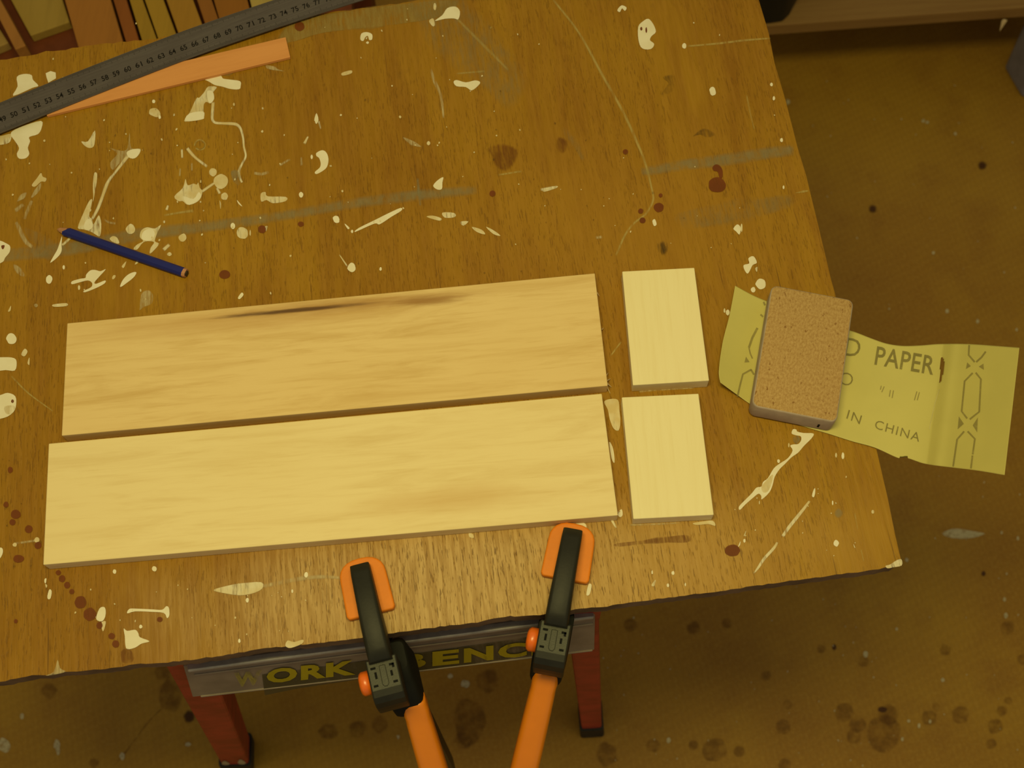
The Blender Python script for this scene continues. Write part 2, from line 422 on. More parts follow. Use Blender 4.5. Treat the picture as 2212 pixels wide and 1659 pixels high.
edge_mat = plain('dirty_plywood_edge', (.24, .15, .085), .7, .15, var=.4, scale=40, bump=.3)
def rough_edge(P, step, j):
    out = []; rr = random.Random(11)
    for a, b in zip(P, P[1:]):
        n = max(1, int(math.hypot(b[0]-a[0], b[1]-a[1])/step))
        for i in range(n): out.append((a[0]+(b[0]-a[0])*i/n+rr.uniform(-j, j)*.3, a[1]+(b[1]-a[1])*i/n+rr.uniform(-j, j)))
    return out+[P[-1]]
PX = [at(x, y, T) for x, y in rough_edge(front, 11, 1.3)+right+rough_edge(back, 14, 2.0)]
v, f = prism_data(PX, [p-Vector((0, 0, .015)) for p in PX])
TOP = mesh('plywood_worktop', v, f, [ply_mat(), edge_mat], None, TAB)
for i, p in enumerate(TOP.data.polygons): p.material_index = 0 if i == 0 else 1
tag(TOP, 'large paint-spattered orange-brown plywood sheet used as the worktop', 'worktop')

# --- marks on the plywood (all children of the sheet)
def C(ox, oy, s): return lambda pts: [(ox+x/s, oy+y/s) for x, y in pts]
k1 = C(0, 0, 3.16); k2 = C(650, 0, 2.765); k3 = C(1400, 0, 2.724); k4 = C(0, 340, 5.531); k5 = C(340, 140, 4.365); k7 = C(0, 1100, 2.911); k8 = C(1300, 1000, 2.4254); k9 = C(1540, 920, 4.879); kL = C(0, 620, 2.44); kA = C(1220, 1100, 4.608); kB = C(1150, 300, 5.186)
def pd(pts, mat='paint_white', feather=0, smooth=True, name='paint_splash'): return mark(name, pts, mat, TOP, T, feather, smooth)
def line(pts, w, mat='scratch', feather=4, name='paint_streak'): return strip_mark(name, pts, w, mat, TOP, T, feather)

# rubbed grey lines and bands first, so that paint lies over them
line([(-60, 562), (0, 553), (150, 537), (300, 507), (440, 490), (600, 468), (760, 440), (900, 422), (1030, 410)], [18, 22, 26, 24, 20, 17, 18, 20, 14], 'grey_line', 8, 'grey_line')
line([(1385, 372), (1480, 356), (1560, 346), (1650, 332), (1715, 324)], [14, 20, 22, 22, 18], 'grey_line', 8, 'grey_line')
line([(902, 385), (905, 420), (908, 445)], [4, 6, 4], 'grey_line', 4, 'grey_line')
pd([(605, 90), (640, 45), (760, 25), (900, 6), (985, 4), (960, 30), (905, 45), (795, 58), (700, 70), (640, 88)], 'beige_band', 8, True, 'rubbed_patch')
pd(k2([(690, 30), (950, 10), (1010, 90), (1150, 250), (1290, 430), (1260, 560), (1200, 610), (1100, 500), (950, 360), (830, 290), (760, 180)]), 'grey_haze', 26, True, 'rubbed_patch')
pd([(1480, 460), (1600, 440), (1690, 425), (1690, 450), (1600, 470), (1500, 490)], 'grey_haze', 20, True, 'rubbed_patch')
pd(k4([(330, 860), (480, 930), (620, 1000), (660, 1060), (560, 1080), (420, 1010), (340, 930)]), 'grey_haze', 8, True, 'rubbed_patch')
line(k2([(1140, 160), (1135, 165)])+k2([(1130, 170)]), 3)
# long pale scratches
line([(1195, 0), (1250, 70), (1300, 160), (1345, 240), (1375, 305), (1393, 350), (1406, 400), (1411, 432), (1395, 462), (1370, 482), (1350, 508), (1331, 552)], [4, 4, 5, 5, 5, 4.5, 4, 4, 4, 4, 4, 4], 'scratch', 3, 'scratch')
line(k2([(925, 105), (1010, 190), (1120, 300), (1240, 420)]), [4, 5, 6, 4], 'scratch', 4, 'scratch')
line(k2([(775, 410), (800, 490), (835, 570), (852, 705)]), [3, 7, 6, 3], 'paint_thin', 2, 'scratch')
line(k2([(1560, 770), (1640, 860), (1690, 960)]), [10, 12, 6], 'grey_haze', 6, 'scratch')
line([(1600, 745), (1600, 745.5)] if False else [(1318, 770), (1342, 738)], [3, 3], 'scratch', 2, 'scratch')
line(k3([(230, 272), (420, 255), (560, 238), (720, 225)]), [3, 4, 4, 3], 'scratch', 3, 'scratch')
line(k3([(580, 560), (600, 660), (625, 760)]), [2.5, 3, 2], 'scratch', 2, 'scratch')
line(kL([(60, 470), (150, 560), (280, 655)]), [3, 3, 2], 'scratch', 2, 'scratch')
line(k5([(60, 1420), (200, 1395), (340, 1375)]), [4, 4, 6], 'scratch', 3, 'scratch')
line(k2([(1180, 1045), (1320, 1022)]), [3, 4], 'scratch', 3, 'scratch')
line(k2([(930, 440), (1100, 425)]), [3, 4], 'scratch', 3, 'scratch')
# --- top-left quarter
pd(k1([(115, 525), (165, 505), (215, 512), (225, 545), (262, 585), (220, 600), (90, 655), (120, 590)]))
pd(k1([(312, 500), (345, 485), (380, 495), (382, 535), (330, 565), (318, 530)]), smooth=False)
pd(k1([(-40, 940), (20, 925), (75, 915), (70, 965), (30, 985), (-40, 985)]), 'paint_worn')
pd(k1([(85, 895), (160, 860), (280, 825), (285, 870), (260, 915), (200, 935), (205, 965), (190, 1010), (200, 1050), (175, 1080), (130, 1082), (115, 1050), (130, 1010), (100, 960), (75, 925)]))
pd(k1([(1025, 745), (1060, 738), (1085, 755), (1095, 785), (1072, 800), (1040, 790), (1018, 775)]), 'paint_worn')
pd(ell(332, 219, 3.5, 4)); pd(ell(345, 253, 2.5, 4))
pd(k1([(555, 965), (600, 965), (648, 890), (645, 985), (620, 1010), (585, 1000)]), 'paint_worn')
pd(k1([(750, 1010), (830, 1030), (870, 1010), (885, 905), (895, 1010), (960, 1015), (945, 1060), (905, 1085), (870, 1065), (820, 1110), (770, 1160), (752, 1110), (800, 1050)]), 'paint_thin')
pd(k1([(865, 1040), (900, 1020), (955, 1018), (950, 1050), (920, 1080), (880, 1075)]))
line(k1([(875, 1060), (830, 1120), (780, 1185), (740, 1240), (710, 1320)]), [8, 6, 4, 5, 5], 'paint_worn', 2)
# big streak with a thread of paint
pd(k5([(440, 130), (530, 100), (600, 105), (620, 130), (690, 140), (780, 155), (785, 200), (770, 230), (690, 228), (610, 205), (540, 190), (490, 160)]))
pd(k5([(440, 260), (480, 205), (560, 210), (525, 260), (535, 320), (500, 365), (465, 350), (440, 370), (435, 430), (440, 480), (420, 515), (260, 535), (275, 495), (310, 440), (350, 350), (375, 310), (395, 310)]), 'paint_worn')
pd(k5([(265, 530), (300, 460), (430, 440), (440, 490), (420, 515)]))
pd(k5([(470, 250), (520, 250), (535, 320), (500, 360), (475, 330)]))
line(k5([(525, 350), (520, 440), (518, 510), (545, 545), (620, 552), (700, 555), (750, 565), (785, 605), (808, 690), (815, 770), (833, 860), (800, 930), (770, 1000), (780, 1070), (800, 1110)]), [6, 6, 5, 5, 5, 6, 6, 5, 4, 4, 4, 4, 5, 4, 4], 'paint_worn', 1.5, 'paint_thread')
pd(ribbon([(421, 314), (425, 305), (434, 303), (442, 310), (441, 319), (432, 323), (424, 320)], 3), 'scratch', 1.5, True, 'ring_mark')
line(k5([(280, 785), (320, 835), (370, 885), (470, 960)]), [6, 6, 5, 5], 'paint_worn', 2)
pd(ell(*k5([(525, 1012)])[0], 8.5, 9), 'paint_worn'); pd(ell(*k5([(598, 1100)])[0], 15, 16), 'paint_worn')
line(k5([(545, 1110), (470, 1160), (420, 1195)]), [4, 5, 5], 'paint_worn', 2); line(k5([(560, 1160), (590, 1215)]), [4, 5], 'paint_worn', 2)
pd(k5([(160, 1240), (240, 1160), (265, 1075), (285, 1135), (340, 1120), (370, 1130), (385, 1110), (400, 1160), (425, 1195), (400, 1270), (340, 1310), (280, 1318), (240, 1285), (200, 1285)]), 'paint_worn')
pd(k5([(245, 1240), (340, 1265), (390, 1200), (410, 1250), (340, 1308), (280, 1315)]), 'paint_white')
pd(ell(*k5([(632, 1240)])[0], 7.5, 8), 'paint_worn'); pd(k5([(750, 1275), (790, 1320), (798, 1335), (765, 1310)]))
pd(k5([(585, 1280), (600, 1310), (595, 1360)]), 'paint_worn')
pd(k5([(975, 1215), (1020, 1200), (1040, 1240), (1210, 1245), (1210, 1285), (1090, 1305), (1030, 1275), (980, 1290)]), 'paint_worn')
pd(ell(*k5([(1355, 1225)])[0], 4.5, 6)); pd(ell(*k5([(1685, 1455)])[0], 6.5, 8, -20)); pd(ell(*k5([(712, 1520)])[0], 5, 6.5))
pd(ell(*k5([(800, 1585)])[0], 12.5, 13), 'paint_worn'); pd(ell(*k5([(875, 1585)])[0], 1.5, 6), 'paint_worn')
pd(k5([(1500, 830), (1555, 805), (1595, 830), (1613, 890), (1600, 960), (1560, 1000), (1500, 1030), (1485, 1010), (1530, 970), (1540, 930), (1525, 880), (1500, 860)]))
pd(ell(*k5([(1455, 868)])[0], 2.5, 5)); pd(ell(*k5([(1500, 515)])[0], 4, 9)); line(k5([(1520, 530), (1540, 605)]), [4, 2], 'paint_worn', 1)
line(k5([(910, 1020), (980, 1030), (1050, 1012)]), [5, 6, 5], 'paint_thin', 2); line(k5([(1150, 950), (1250, 890)]), [4, 4], 'paint_thin', 3)
line(k5([(1385, 745), (1420, 675)]), [6, 3], 'paint_worn', 1); line(k5([(1355, 870), (1360, 950)]), [3, 5], 'paint_thin', 2)
line(k5([(230, 795), (235, 880)]), [4, 4], 'paint_worn', 1); line(k5([(325, 925), (325, 1000)]), [3, 3], 'paint_thin', 1); line(k5([(215, 975), (210, 1050)]), [3, 3], 'paint_thin', 1)
pd(k5([(1030, 5), (1100, 20), (1130, 40), (1195, 60), (1120, 50), (1040, 35)]), 'paint_thin', 2)
pd(k5([(700, 1010), (755, 1005), (775, 1080), (765, 1130), (720, 1090)]), 'grey_line', 3, True, 'grey_smear')
pd(k5([(640, 75), (720, 65), (680, 95), (630, 100)]), 'grey_haze', 3, True, 'grey_smear')
line(k5([(95, 1355), (80, 1375), (100, 1325)]) if False else k5([(85, 1370), (102, 1325)]), [5, 4], 'paint_worn', 1)
# left of and around the pencil
pd(k4([(380, 330), (440, 250), (490, 185), (510, 230), (555, 250), (540, 290), (490, 290), (420, 350)]), 'paint_worn')
pd(k4([(380, 460), (440, 360), (485, 310), (480, 370), (440, 430), (390, 475)]), 'paint_thin', 2)
pd(k4([(210, 520), (250, 450), (310, 425), (290, 480), (240, 510)]), 'paint_thin', 2); line(k4([(180, 640), (280, 560)]), [8, 6], 'paint_thin', 3)
line(k4([(380, 515), (345, 600), (310, 680), (295, 740)]), [5, 7, 6, 5], 'paint_thin', 2)
line(k4([(190, 770), (230, 850), (270, 940), (320, 1020), (390, 1070)]), [5, 8, 8, 8, 7], 'paint_thin', 3)
pd(k4([(-90, 1000), (0, 995), (70, 1025), (120, 1060), (115, 1130), (60, 1200), (30, 1250), (-90, 1270)]))
pd(k4([(15, 1055), (55, 1050), (45, 1090), (25, 1095)]), 'stain', 0, True, 'stain_spot')
pd(k4([(170, 1290), (220, 1310), (290, 1400), (250, 1410), (190, 1350)]), 'paint_thin', 3)
pd(k4([(1115, 480), (1110, 340), (1125, 190), (1160, 195), (1155, 300), (1135, 400), (1120, 500), (1105, 530)]), 'paint_worn')
pd(k4([(930, 840), (990, 680), (1060, 530), (1100, 500), (1090, 580), (1065, 700), (1100, 740), (1120, 800), (1180, 690), (1210, 800), (1195, 940), (1140, 920), (1090, 890), (1000, 860)]), 'paint_worn')
pd(k4([(1000, 840), (1030, 750), (1080, 740), (1110, 820), (1060, 870)]))
line(k4([(1100, 740), (1170, 610), (1230, 450), (1270, 330), (1335, 215)]), [5, 6, 6, 6, 3], 'paint_worn', 2, 'paint_thread')
pd(ell(*k4([(1560, 858)])[0], 10, 11), 'paint_worn'); line(k4([(1240, 740), (1300, 775), (1380, 790)]), [3, 4, 4], 'paint_thin', 2)
pd(k4([(1310, 970), (1350, 940), (1400, 960), (1425, 1020), (1400, 1030), (1340, 1005)]), 'paint_worn')
pd(k4([(1670, 950), (1690, 870), (1760, 835), (1850, 850), (1925, 805), (1880, 900), (1850, 1000), (1900, 1030), (1850, 1100), (1790, 1150), (1800, 1080), (1840, 1010), (1720, 1010), (1640, 1100), (1595, 1090), (1640, 1040), (1710, 1000)]), 'paint_worn')
pd(k4([(1690, 950), (1720, 880), (1810, 850), (1850, 920), (1800, 990), (1720, 990)]))
pd(k4([(740, 940), (735, 1040), (735, 1120), (690, 1190), (600, 1260), (640, 1180), (690, 1090)])); line(k4([(740, 1050), (800, 1000), (860, 935)]), [4, 5, 4], 'paint_worn', 2)
line(k4([(500, 1140), (530, 1160), (600, 1220)]), [12, 14, 8], 'grey_haze', 5)
pd(ell(*k4([(587, 1457)])[0], 7, 9)); pd(ell(*k4([(762, 1312)])[0], 2.5, 4.5)); pd(ell(*k4([(945, 1555)])[0], 2.5, 5), 'paint_worn')
pd(k4([(1030, 1400), (1080, 1350), (1140, 1345), (1200, 1360), (1265, 1335), (1190, 1420), (1130, 1490), (1150, 1510), (1255, 1470), (1250, 1505), (1150, 1560), (1020, 1610), (1000, 1595), (1090, 1550), (1100, 1500), (1050, 1470), (960, 1490), (860, 1515), (860, 1480), (960, 1450), (1020, 1440)]))
pd(k4([(1435, 1535), (1470, 1460), (1530, 1400), (1600, 1370), (1630, 1380), (1590, 1440), (1500, 1510), (1450, 1545)])); pd(ell(*k4([(1360, 1430)])[0], 3, 5, 30), 'paint_worn')
pd(k4([(1455, 1300), (1510, 1240), (1480, 1320)]), 'paint_worn'); pd(k4([(1610, 1280), (1640, 1230), (1650, 1260)]), 'paint_worn')
pd(k4([(1700, 1625), (1770, 1595), (1820, 1640), (1810, 1740), (1720, 1780), (1670, 1820), (1680, 1720)]), 'paint_thin', 2)
pd(k5([(200, 1620), (250, 1590), (275, 1630), (250, 1665), (215, 1660)]), 'paint_worn'); pd(k5([(1010, 1530), (1040, 1520), (1025, 1570)]), 'paint_worn')
line([(353, 540), (366, 528)], [7, 6], 'paint_worn', 2); pd(ell(366, 549, 5, 4), 'paint_worn')
# right of the thread
pd(k2([(1, 1145), (1, 1180), (10, 1165)]))
pd(k2([(190, 1300), (215, 1290), (230, 1325), (205, 1330)])); pd(k2([(260, 1335), (290, 1360), (280, 1368)])); pd(ell(*k2([(306, 1382)])[0], 2.5, 3.5))
pd(k2([(325, 1385), (345, 1362), (440, 1315), (520, 1275), (595, 1242), (600, 1258), (540, 1295), (470, 1340), (440, 1335)]))
for q in ([(750, 1295), (790, 1288), (840, 1305), (825, 1318)], [(845, 1270), (915, 1272), (920, 1296), (860, 1300)], [(950, 1325), (1000, 1322), (970, 1348)], [(1020, 1355), (1080, 1372), (1100, 1400), (1050, 1385)], [(1105, 1355), (1150, 1375), (1192, 1408), (1150, 1398)], [(1450, 1130), (1525, 1110), (1528, 1122), (1455, 1145)]):
    pd(k2(q), 'paint_worn', 0)
pd(k2([(790, 1110), (815, 1078), (850, 1058), (845, 1090), (842, 1128), (815, 1132)])); pd(ell(*k2([(762, 855)])[0], 3.5, 4.5), 'paint_worn')
pd(k2([(610, 820), (680, 850), (715, 875), (660, 862)]), 'paint_thin', 3)
pd(k2([(355, 235), (362, 200), (395, 192), (425, 205), (425, 235), (408, 238), (400, 215), (385, 222), (372, 245)])); pd(ell(*k2([(398, 255)])[0], 3, 2.5))
pd(k2([(245, 435), (300, 420), (302, 438), (250, 452)]), 'paint_worn')
pd(k2([(800, 125), (845, 90), (875, 48), (925, 40), (950, 70), (940, 115), (915, 110), (860, 112)])); pd(k2([(765, 125), (790, 110), (800, 150), (785, 155)]), 'paint_worn'); pd(ell(*k2([(800, 40)])[0], 3, 8), 'paint_worn')
pd(k2([(912, 490), (930, 478), (985, 492), (1040, 480), (1070, 490), (1060, 510), (1020, 540), (985, 520), (930, 515)]))
pd(k2([(1890, 60), (1915, 32), (1945, 45), (1935, 65), (1918, 50), (1905, 72)]))
pd(k2([(2015, 160), (2040, 130), (2075, 112), (2105, 145), (2120, 190), (2095, 215), (2085, 240), (2110, 262), (2095, 290), (2060, 295), (2030, 280), (2015, 230)]))
pd(ell(*k2([(2033, 172)])[0], 2.5, 4), 'stain', 0, True, 'stain_spot'); pd(ell(*k2([(2063, 180)])[0], 2, 6), 'stain', 0, True, 'stain_spot')
pd(k2([(20, 845), (45, 815), (35, 840)]), 'paint_worn'); pd(k2([(80, 720), (93, 675), (105, 720)]))
# right side
pd(ell(*k3([(212, 270)])[0], 4.5, 6)); pd(ell(*k3([(380, 537)])[0], 6.5, 9.5, -15)); pd(ell(*k3([(726, 497)])[0], 3, 4)); pd(ell(*k3([(740, 578)])[0], 2.6, 4.5)); pd(ell(*k3([(785, 824)])[0], 3, 4.5))
pd(k3([(502, 1345), (525, 1320), (545, 1340), (538, 1380), (518, 1362)])); pd(ell(*k3([(550, 1340)])[0], 2, 9), 'paint_worn')
pd(k3([(25, 1300), (40, 1290), (50, 1320), (35, 1330)])); pd(ell(*k3([(797, 1102)])[0], 2, 4))
pd(k3([(590, 1520), (620, 1508), (640, 1545), (615, 1560), (600, 1590), (585, 1610), (568, 1590), (562, 1560), (595, 1550)])); pd(k3([(630, 1580), (645, 1570), (640, 1600)]), 'paint_worn')
pd([(1632, 612), (1640, 602), (1652, 606), (1653, 620), (1642, 625), (1634, 618)]); pd(ell(1627, 626, 5, 6)); pd(ell(1572, 675, 4, 6)); pd(ell(1565, 671, 2, 5), 'paint_worn')
pd(k3([(868, 1135), (935, 1128)])+k3([(930, 1120)]), 'scratch', 2)
# the forked splash under the cork block
pd(k9([(830, 80), (845, 35), (880, 40), (890, 60), (960, 75), (1060, 80), (1040, 130), (960, 210), (900, 280), (830, 330), (760, 400), (700, 460), (650, 540), (630, 620), (595, 700), (515, 775), (510, 740), (480, 715), (420, 760), (340, 830), (285, 885), (275, 850), (340, 780), (410, 710), (460, 650), (510, 640), (530, 590), (580, 550), (640, 450), (700, 400), (790, 340), (840, 260), (815, 210), (850, 195), (900, 190), (930, 150), (925, 110), (880, 100)]))
pd(k9([(510, 650), (540, 600), (630, 510), (620, 600), (580, 690), (530, 700)]), 'paint_worn')
pd(k9([(845, 120), (890, 105), (920, 140), (890, 185), (850, 170)]), 'grey_line', 0, True, 'grey_smear')
pd(ell(*k9([(692, 372)])[0], 3, 4)); pd(ell(*k9([(800, 203)])[0], 1.6, 5), 'paint_worn'); pd(ell(*k9([(490, 808)])[0], 1.2, 4), 'paint_worn')
line(k9([(430, 1555), (480, 1490), (540, 1400), (640, 1290), (680, 1225)]), [2, 5, 6, 6, 4], 'paint_worn', 1)
line(k9([(735, 1165), (800, 1070), (880, 970), (960, 870), (1020, 790)]), [6, 7, 7, 6, 4], 'paint_worn', 1); pd(k9([(1045, 740), (1055, 690), (1075, 655), (1078, 700), (1065, 750)]))
pd(ell(*k9([(1300, 1237)])[0], 5.5, 7)); pd(k9([(1482, 1245), (1500, 1285), (1488, 1275)])); pd(ell(*k9([(1262, 810)])[0], 1.5, 5)); pd(ell(*k9([(1370, 315)])[0], 3, 7)); pd(ell(*k9([(1298, 310)])[0], 2, 5), 'paint_worn'); pd(ell(*k9([(1685, 905)])[0], 3, 4), 'paint_worn')
pd(k9([(265, 1275), (290, 1215), (285, 1255)])); pd(k9([(325, 1160), (350, 1100), (340, 1150)]), 'paint_worn'); pd(ell(*k9([(332, 1210)])[0], 2.5, 4))
pd(ell(*k9([(1325, 920)])[0], 6, 7), 'grey_line', 4, True, 'grey_smear')
line(k9([(1495, 920), (1525, 1090)]), [2, 2], 'scratch', 2, 'scratch'); line(k9([(1560, 1300), (1590, 1430)]), [2, 2], 'scratch', 2, 'scratch')
pd(k9([(1820, 1475), (1870, 1460), (1930, 1420), (1985, 1405), (1990, 1470), (1900, 1490), (1840, 1500)]), 'paint_worn')
# between boards and blocks, and along the front
pd([(1305, 868), (1318, 862), (1335, 864), (1338, 885), (1340, 912), (1336, 930), (1325, 925), (1317, 905), (1313, 885)], 'paint_worn')
pd([(1316, 955), (1323, 965), (1327, 985), (1327, 1000), (1321, 990)], 'paint_white')
pd([(1337, 1105), (1343, 1100), (1345, 1112), (1340, 1117), (1335, 1113)]); pd(kA([(455, 105), (475, 100), (515, 175), (500, 180)]), 'paint_worn')
pd(kA([(30, 180), (70, 140), (150, 130), (205, 145), (215, 190), (180, 230), (110, 225), (40, 210)]))
pd([(1013, 1152), (1022, 1154), (1023, 1162), (1014, 1160)], 'paint_worn')
pd(kA([(215, 850), (235, 750), (262, 745), (265, 780), (245, 850)])); pd(ell(*kA([(870, 628)])[0], 1.6, 4)); pd(ell(*kA([(1077, 635)])[0], 3.2, 4.2)); pd(kA([(862, 755), (905, 700), (890, 765)]), 'paint_worn'); pd(ell(*kA([(1027, 757)])[0], 2.5, 4)); pd(ell(*kA([(1200, 750)])[0], 1.4, 3.5))
line([(1360, 1134), (1420, 1132), (1470, 1129)], [3, 4, 3], 'paint_thin', 2); pd([(1497, 1130), (1520, 1126), (1540, 1125), (1545, 1136), (1530, 1132), (1505, 1134)], 'paint_worn')
line([(1380, 846), (1420, 842), (1500, 837)], [4, 4, 4], 'paint_thin', 2)
pd(ell(*kL([(60, 272)])[0], 11, 11.5)); pd(kL([(-40, 380), (20, 370), (75, 375), (88, 400), (78, 440), (30, 438), (-40, 440)]))
pd(kL([(-60, 580), (0, 570), (40, 558), (80, 575), (85, 620), (70, 660), (20, 690), (-60, 690)])); pd(kL([(25, 630), (70, 625), (80, 645), (60, 670), (30, 665)]), 'paint_thin'); pd(ell(*kL([(66, 602)])[0], 3, 4), 'stain', 0, True, 'stain_spot')
pd(kL([(112, 355), (130, 325), (145, 340), (130, 365)]), 'paint_worn'); pd(kL([(145, 400), (155, 370), (155, 410)]), 'paint_worn'); pd(kL([(280, 92), (350, 85), (352, 100), (285, 104)]), 'paint_worn'); pd(kL([(42, 128), (58, 98), (55, 125)]), 'paint_worn'); pd(ell(*kL([(190, 97)])[0], 4, 4), 'paint_thin')
line(kL([(80, 1352), (195, 1335)]), [4, 4], 'paint_thin', 2); pd(ell(*kL([(195, 1333)])[0], 5.5, 6), 'paint_worn'); pd(ell(*kL([(78, 1358)])[0], 4.5, 4.5), 'paint_worn'); pd(kL([(-20, 1380), (10, 1375), (15, 1400), (0, 1430), (-20, 1430)]))
pd(k7([(280, 440), (292, 435), (288, 465), (280, 460)])); pd(k7([(298, 545), (310, 505), (325, 515), (318, 560), (302, 565)])); pd(k7([(285, 470), (297, 480), (290, 495)]), 'paint_worn')
pd(k7([(605, 690), (625, 625), (655, 615), (665, 640), (660, 680), (640, 705)])); pd(k7([(635, 715), (665, 705), (655, 755), (645, 765)]), 'paint_worn')
pd(k7([(800, 655), (812, 628), (850, 625), (960, 630), (1020, 632), (1045, 610), (1062, 620), (1065, 665), (1050, 685), (1030, 652), (950, 645), (850, 642)]), 'paint_white', 0, True)
pd(k7([(778, 750), (800, 765), (850, 758), (870, 780), (880, 805), (940, 830), (890, 845), (850, 870), (800, 880), (788, 850), (785, 800)]))
pd(k7([(1345, 508), (1420, 485), (1520, 468), (1640, 460), (1645, 500), (1580, 530), (1500, 538), (1400, 525)]), 'paint_worn', 2)
line(k7([(1650, 485), (1760, 462), (1900, 435), (2030, 425), (2150, 432)]), [6, 8, 8, 7, 5], 'paint_thin', 4)
pd(k7([(1795, 850), (1810, 825), (1850, 835), (1905, 820), (1900, 845), (1830, 872), (1800, 865)]), 'paint_worn')
for x, y, rx, ry in ((720, 392, 3.5, 5), (970, 375, 5, 5.5), (1925, 412, 4, 6), (1555, 572, 3.5, 5), (885, 738, 3.5, 4), (1505, 828, 2.5, 4.5), (1838, 515, 2, 4)): pd(ell(*k7([(x, y)])[0], rx, ry))
pd(k7([(340, 1020), (362, 950), (375, 1000), (410, 1020), (350, 1035), (290, 1045)]), 'paint_thin', 2)
pd([(757, 568), (765, 570), (768, 582), (760, 588), (750, 580)]); line([(733, 550), (750, 575)], [2, 3], 'paint_worn', 1); pd(ell(822, 581, 2.5, 4)); pd([(514, 643), (522, 632), (526, 637), (518, 646)])
line([(1168, 410), (1200, 404)], [5, 5], 'paint_worn', 2); line(k2([(1760, 1420), (1800, 1415)]), [5, 5], 'paint_thin', 3)
# red-brown stain drops
for x, y, rx, ry in ((1549, 399, 18, 16), (1423, 448, 10, 9.5), (1384, 456, 5, 5), (1388, 476, 6, 5.5), (1351, 328, 5, 5), (1427, 422, 3.5, 4), (485, 593, 11, 9), (1582, 1189, 16, 12), (34, 1111, 10, 9), (27, 1128, 6, 6), (62, 1143, 8, 8), (40, 1207, 11, 8), (82, 1178, 7, 7), (13, 1090, 5, 6), (22, 1015, 5, 6),
                     (126, 1237, 5, 5), (134, 1250, 6.5, 7), (145, 1264, 6, 6.5), (155, 1278, 5, 5), (174, 1301, 12, 12.5), (194, 1327, 13, 13.5), (215, 1351, 6, 7), (241, 1374, 6.5, 6), (250, 1391, 7, 7.5), (345, 1338, 5.5, 5), (34, 1342, 3.5, 4), (1064, 418, 6, 6), (650, 484, 6, 5), (566, 495, 8, 8), (647, 57, 10, 9)):
    pd(ell(x, y, rx, ry, 0, 14, .05), 'stain', 1.2, True, 'stain_drop')
pd(k3([(380, 985), (400, 968), (425, 980), (438, 1010), (435, 1045), (418, 1040), (410, 1010), (388, 1005)]), 'stain', 1, True, 'stain_drop')
pd([(262, 1408), (275, 1402), (285, 1410), (286, 1428), (265, 1430)], 'stain_soft', 2, True, 'stain_drop')
pd(k2([(1130, 890), (1200, 870), (1280, 900), (1270, 960), (1220, 1010), (1170, 980), (1150, 930)]), 'stain_soft', 6, True, 'stain_drop')
pd(k3([(270, 800), (330, 760), (390, 790), (350, 805), (310, 790)]), 'smudge', 3, True, 'smudge'); pd(k3([(90, 460), (150, 450), (140, 530), (80, 550), (120, 490)]), 'smudge', 4, True, 'smudge')
pd(k3([(60, 1440), (100, 1430), (105, 1470), (75, 1485)]), 'smudge', 5, True, 'smudge'); pd(kB([(1420, 1190), (1480, 1190), (1490, 1270), (1440, 1280)]), 'smudge', 5, True, 'smudge')
pd(k2([(1540, 830), (1580, 850), (1570, 900), (1540, 890)]), 'stain_soft', 6, True, 'smudge')
pd(kA([(520, 340), (800, 310), (1150, 260), (1240, 280), (1200, 330), (900, 330), (560, 370)]), 'stain_soft', 5, True, 'smudge')
rs = random.Random(3)
specks('paint_specks', [(rs.gauss(420, 250), rs.gauss(380, 150), rs.uniform(1, 2.6)) for _ in range(70)]+[(rs.uniform(700, 1700), rs.uniform(30, 560), rs.uniform(.9, 2.0)) for _ in range(45)]+[(rs.uniform(1580, 1900), rs.uniform(1000, 1210), rs.uniform(.9, 1.8)) for _ in range(16)]+[(rs.uniform(20, 700), rs.uniform(1250, 1375), rs.uniform(.9, 2.0)) for _ in range(22)], 'paint_worn', TOP)
specks('stain_specks', [(rs.uniform(20, 1640), rs.uniform(140, 600), rs.uniform(1.2, 2.8)) for _ in range(60)]+[(rs.uniform(5, 90), rs.uniform(980, 1380), rs.uniform(1.5, 3)) for _ in range(14)], 'smudge', TOP)

# ------------------------------------------------------------------ pine boards and blocks
BT = .013
UB = slab('pine_board', [(145, 698), (1285, 590), (1313, 833), (133, 941)], T, T+BT, M['board_a'], 'long streaked pine board with a dark knot along its back edge', 'board')
LB = slab('pine_board', [(105, 958), (1300, 850), (1335, 1113), (93, 1220)], T, T+BT, M['board_b'], 'long pale plain pine board nearest the clamps', 'board')
B1 = slab('pine_block', [(1344, 586), (1500, 578), (1532, 822), (1367, 832)], T, T+BT, M['block'], 'short cream pine block beside the knotted board, further from the clamps', 'wood block')
B2 = slab('pine_block', [(1343, 858), (1509, 850), (1542, 1112), (1368, 1121)], T, T+BT, M['block'], 'short cream pine block nearer the front edge, right of the plain board', 'wood block')
def splinter(parent, a, b, w, z=T+.004):
    pa, pb = at(*a, z), at(*b, z-.003); d = (pb-pa); n = Vector((-d.y, d.x, 0)).normalized()*w
    mesh('splinter', [pa+n, pa-n, pb-n*.2, pb+n*.2, pa+Vector((0, 0, w*1.5))], [(0, 1, 2, 3), (0, 4, 3), (1, 4, 2), (0, 1, 4), (2, 4, 3)], M['splinter'], parent)
for a, b, w in (((1311, 822), (1319, 818), .0006), ((1312, 828), (1321, 836), .0007), ((1309, 812), (1314, 805), .0005), ((1290, 632), (1295, 640), .0005), ((1300, 712), (1304, 708), .0005), ((1311, 834), (1318, 850), .0006)): splinter(UB, a, b, w)
splinter(LB, (1330, 1108), (1340, 1104), .0006)

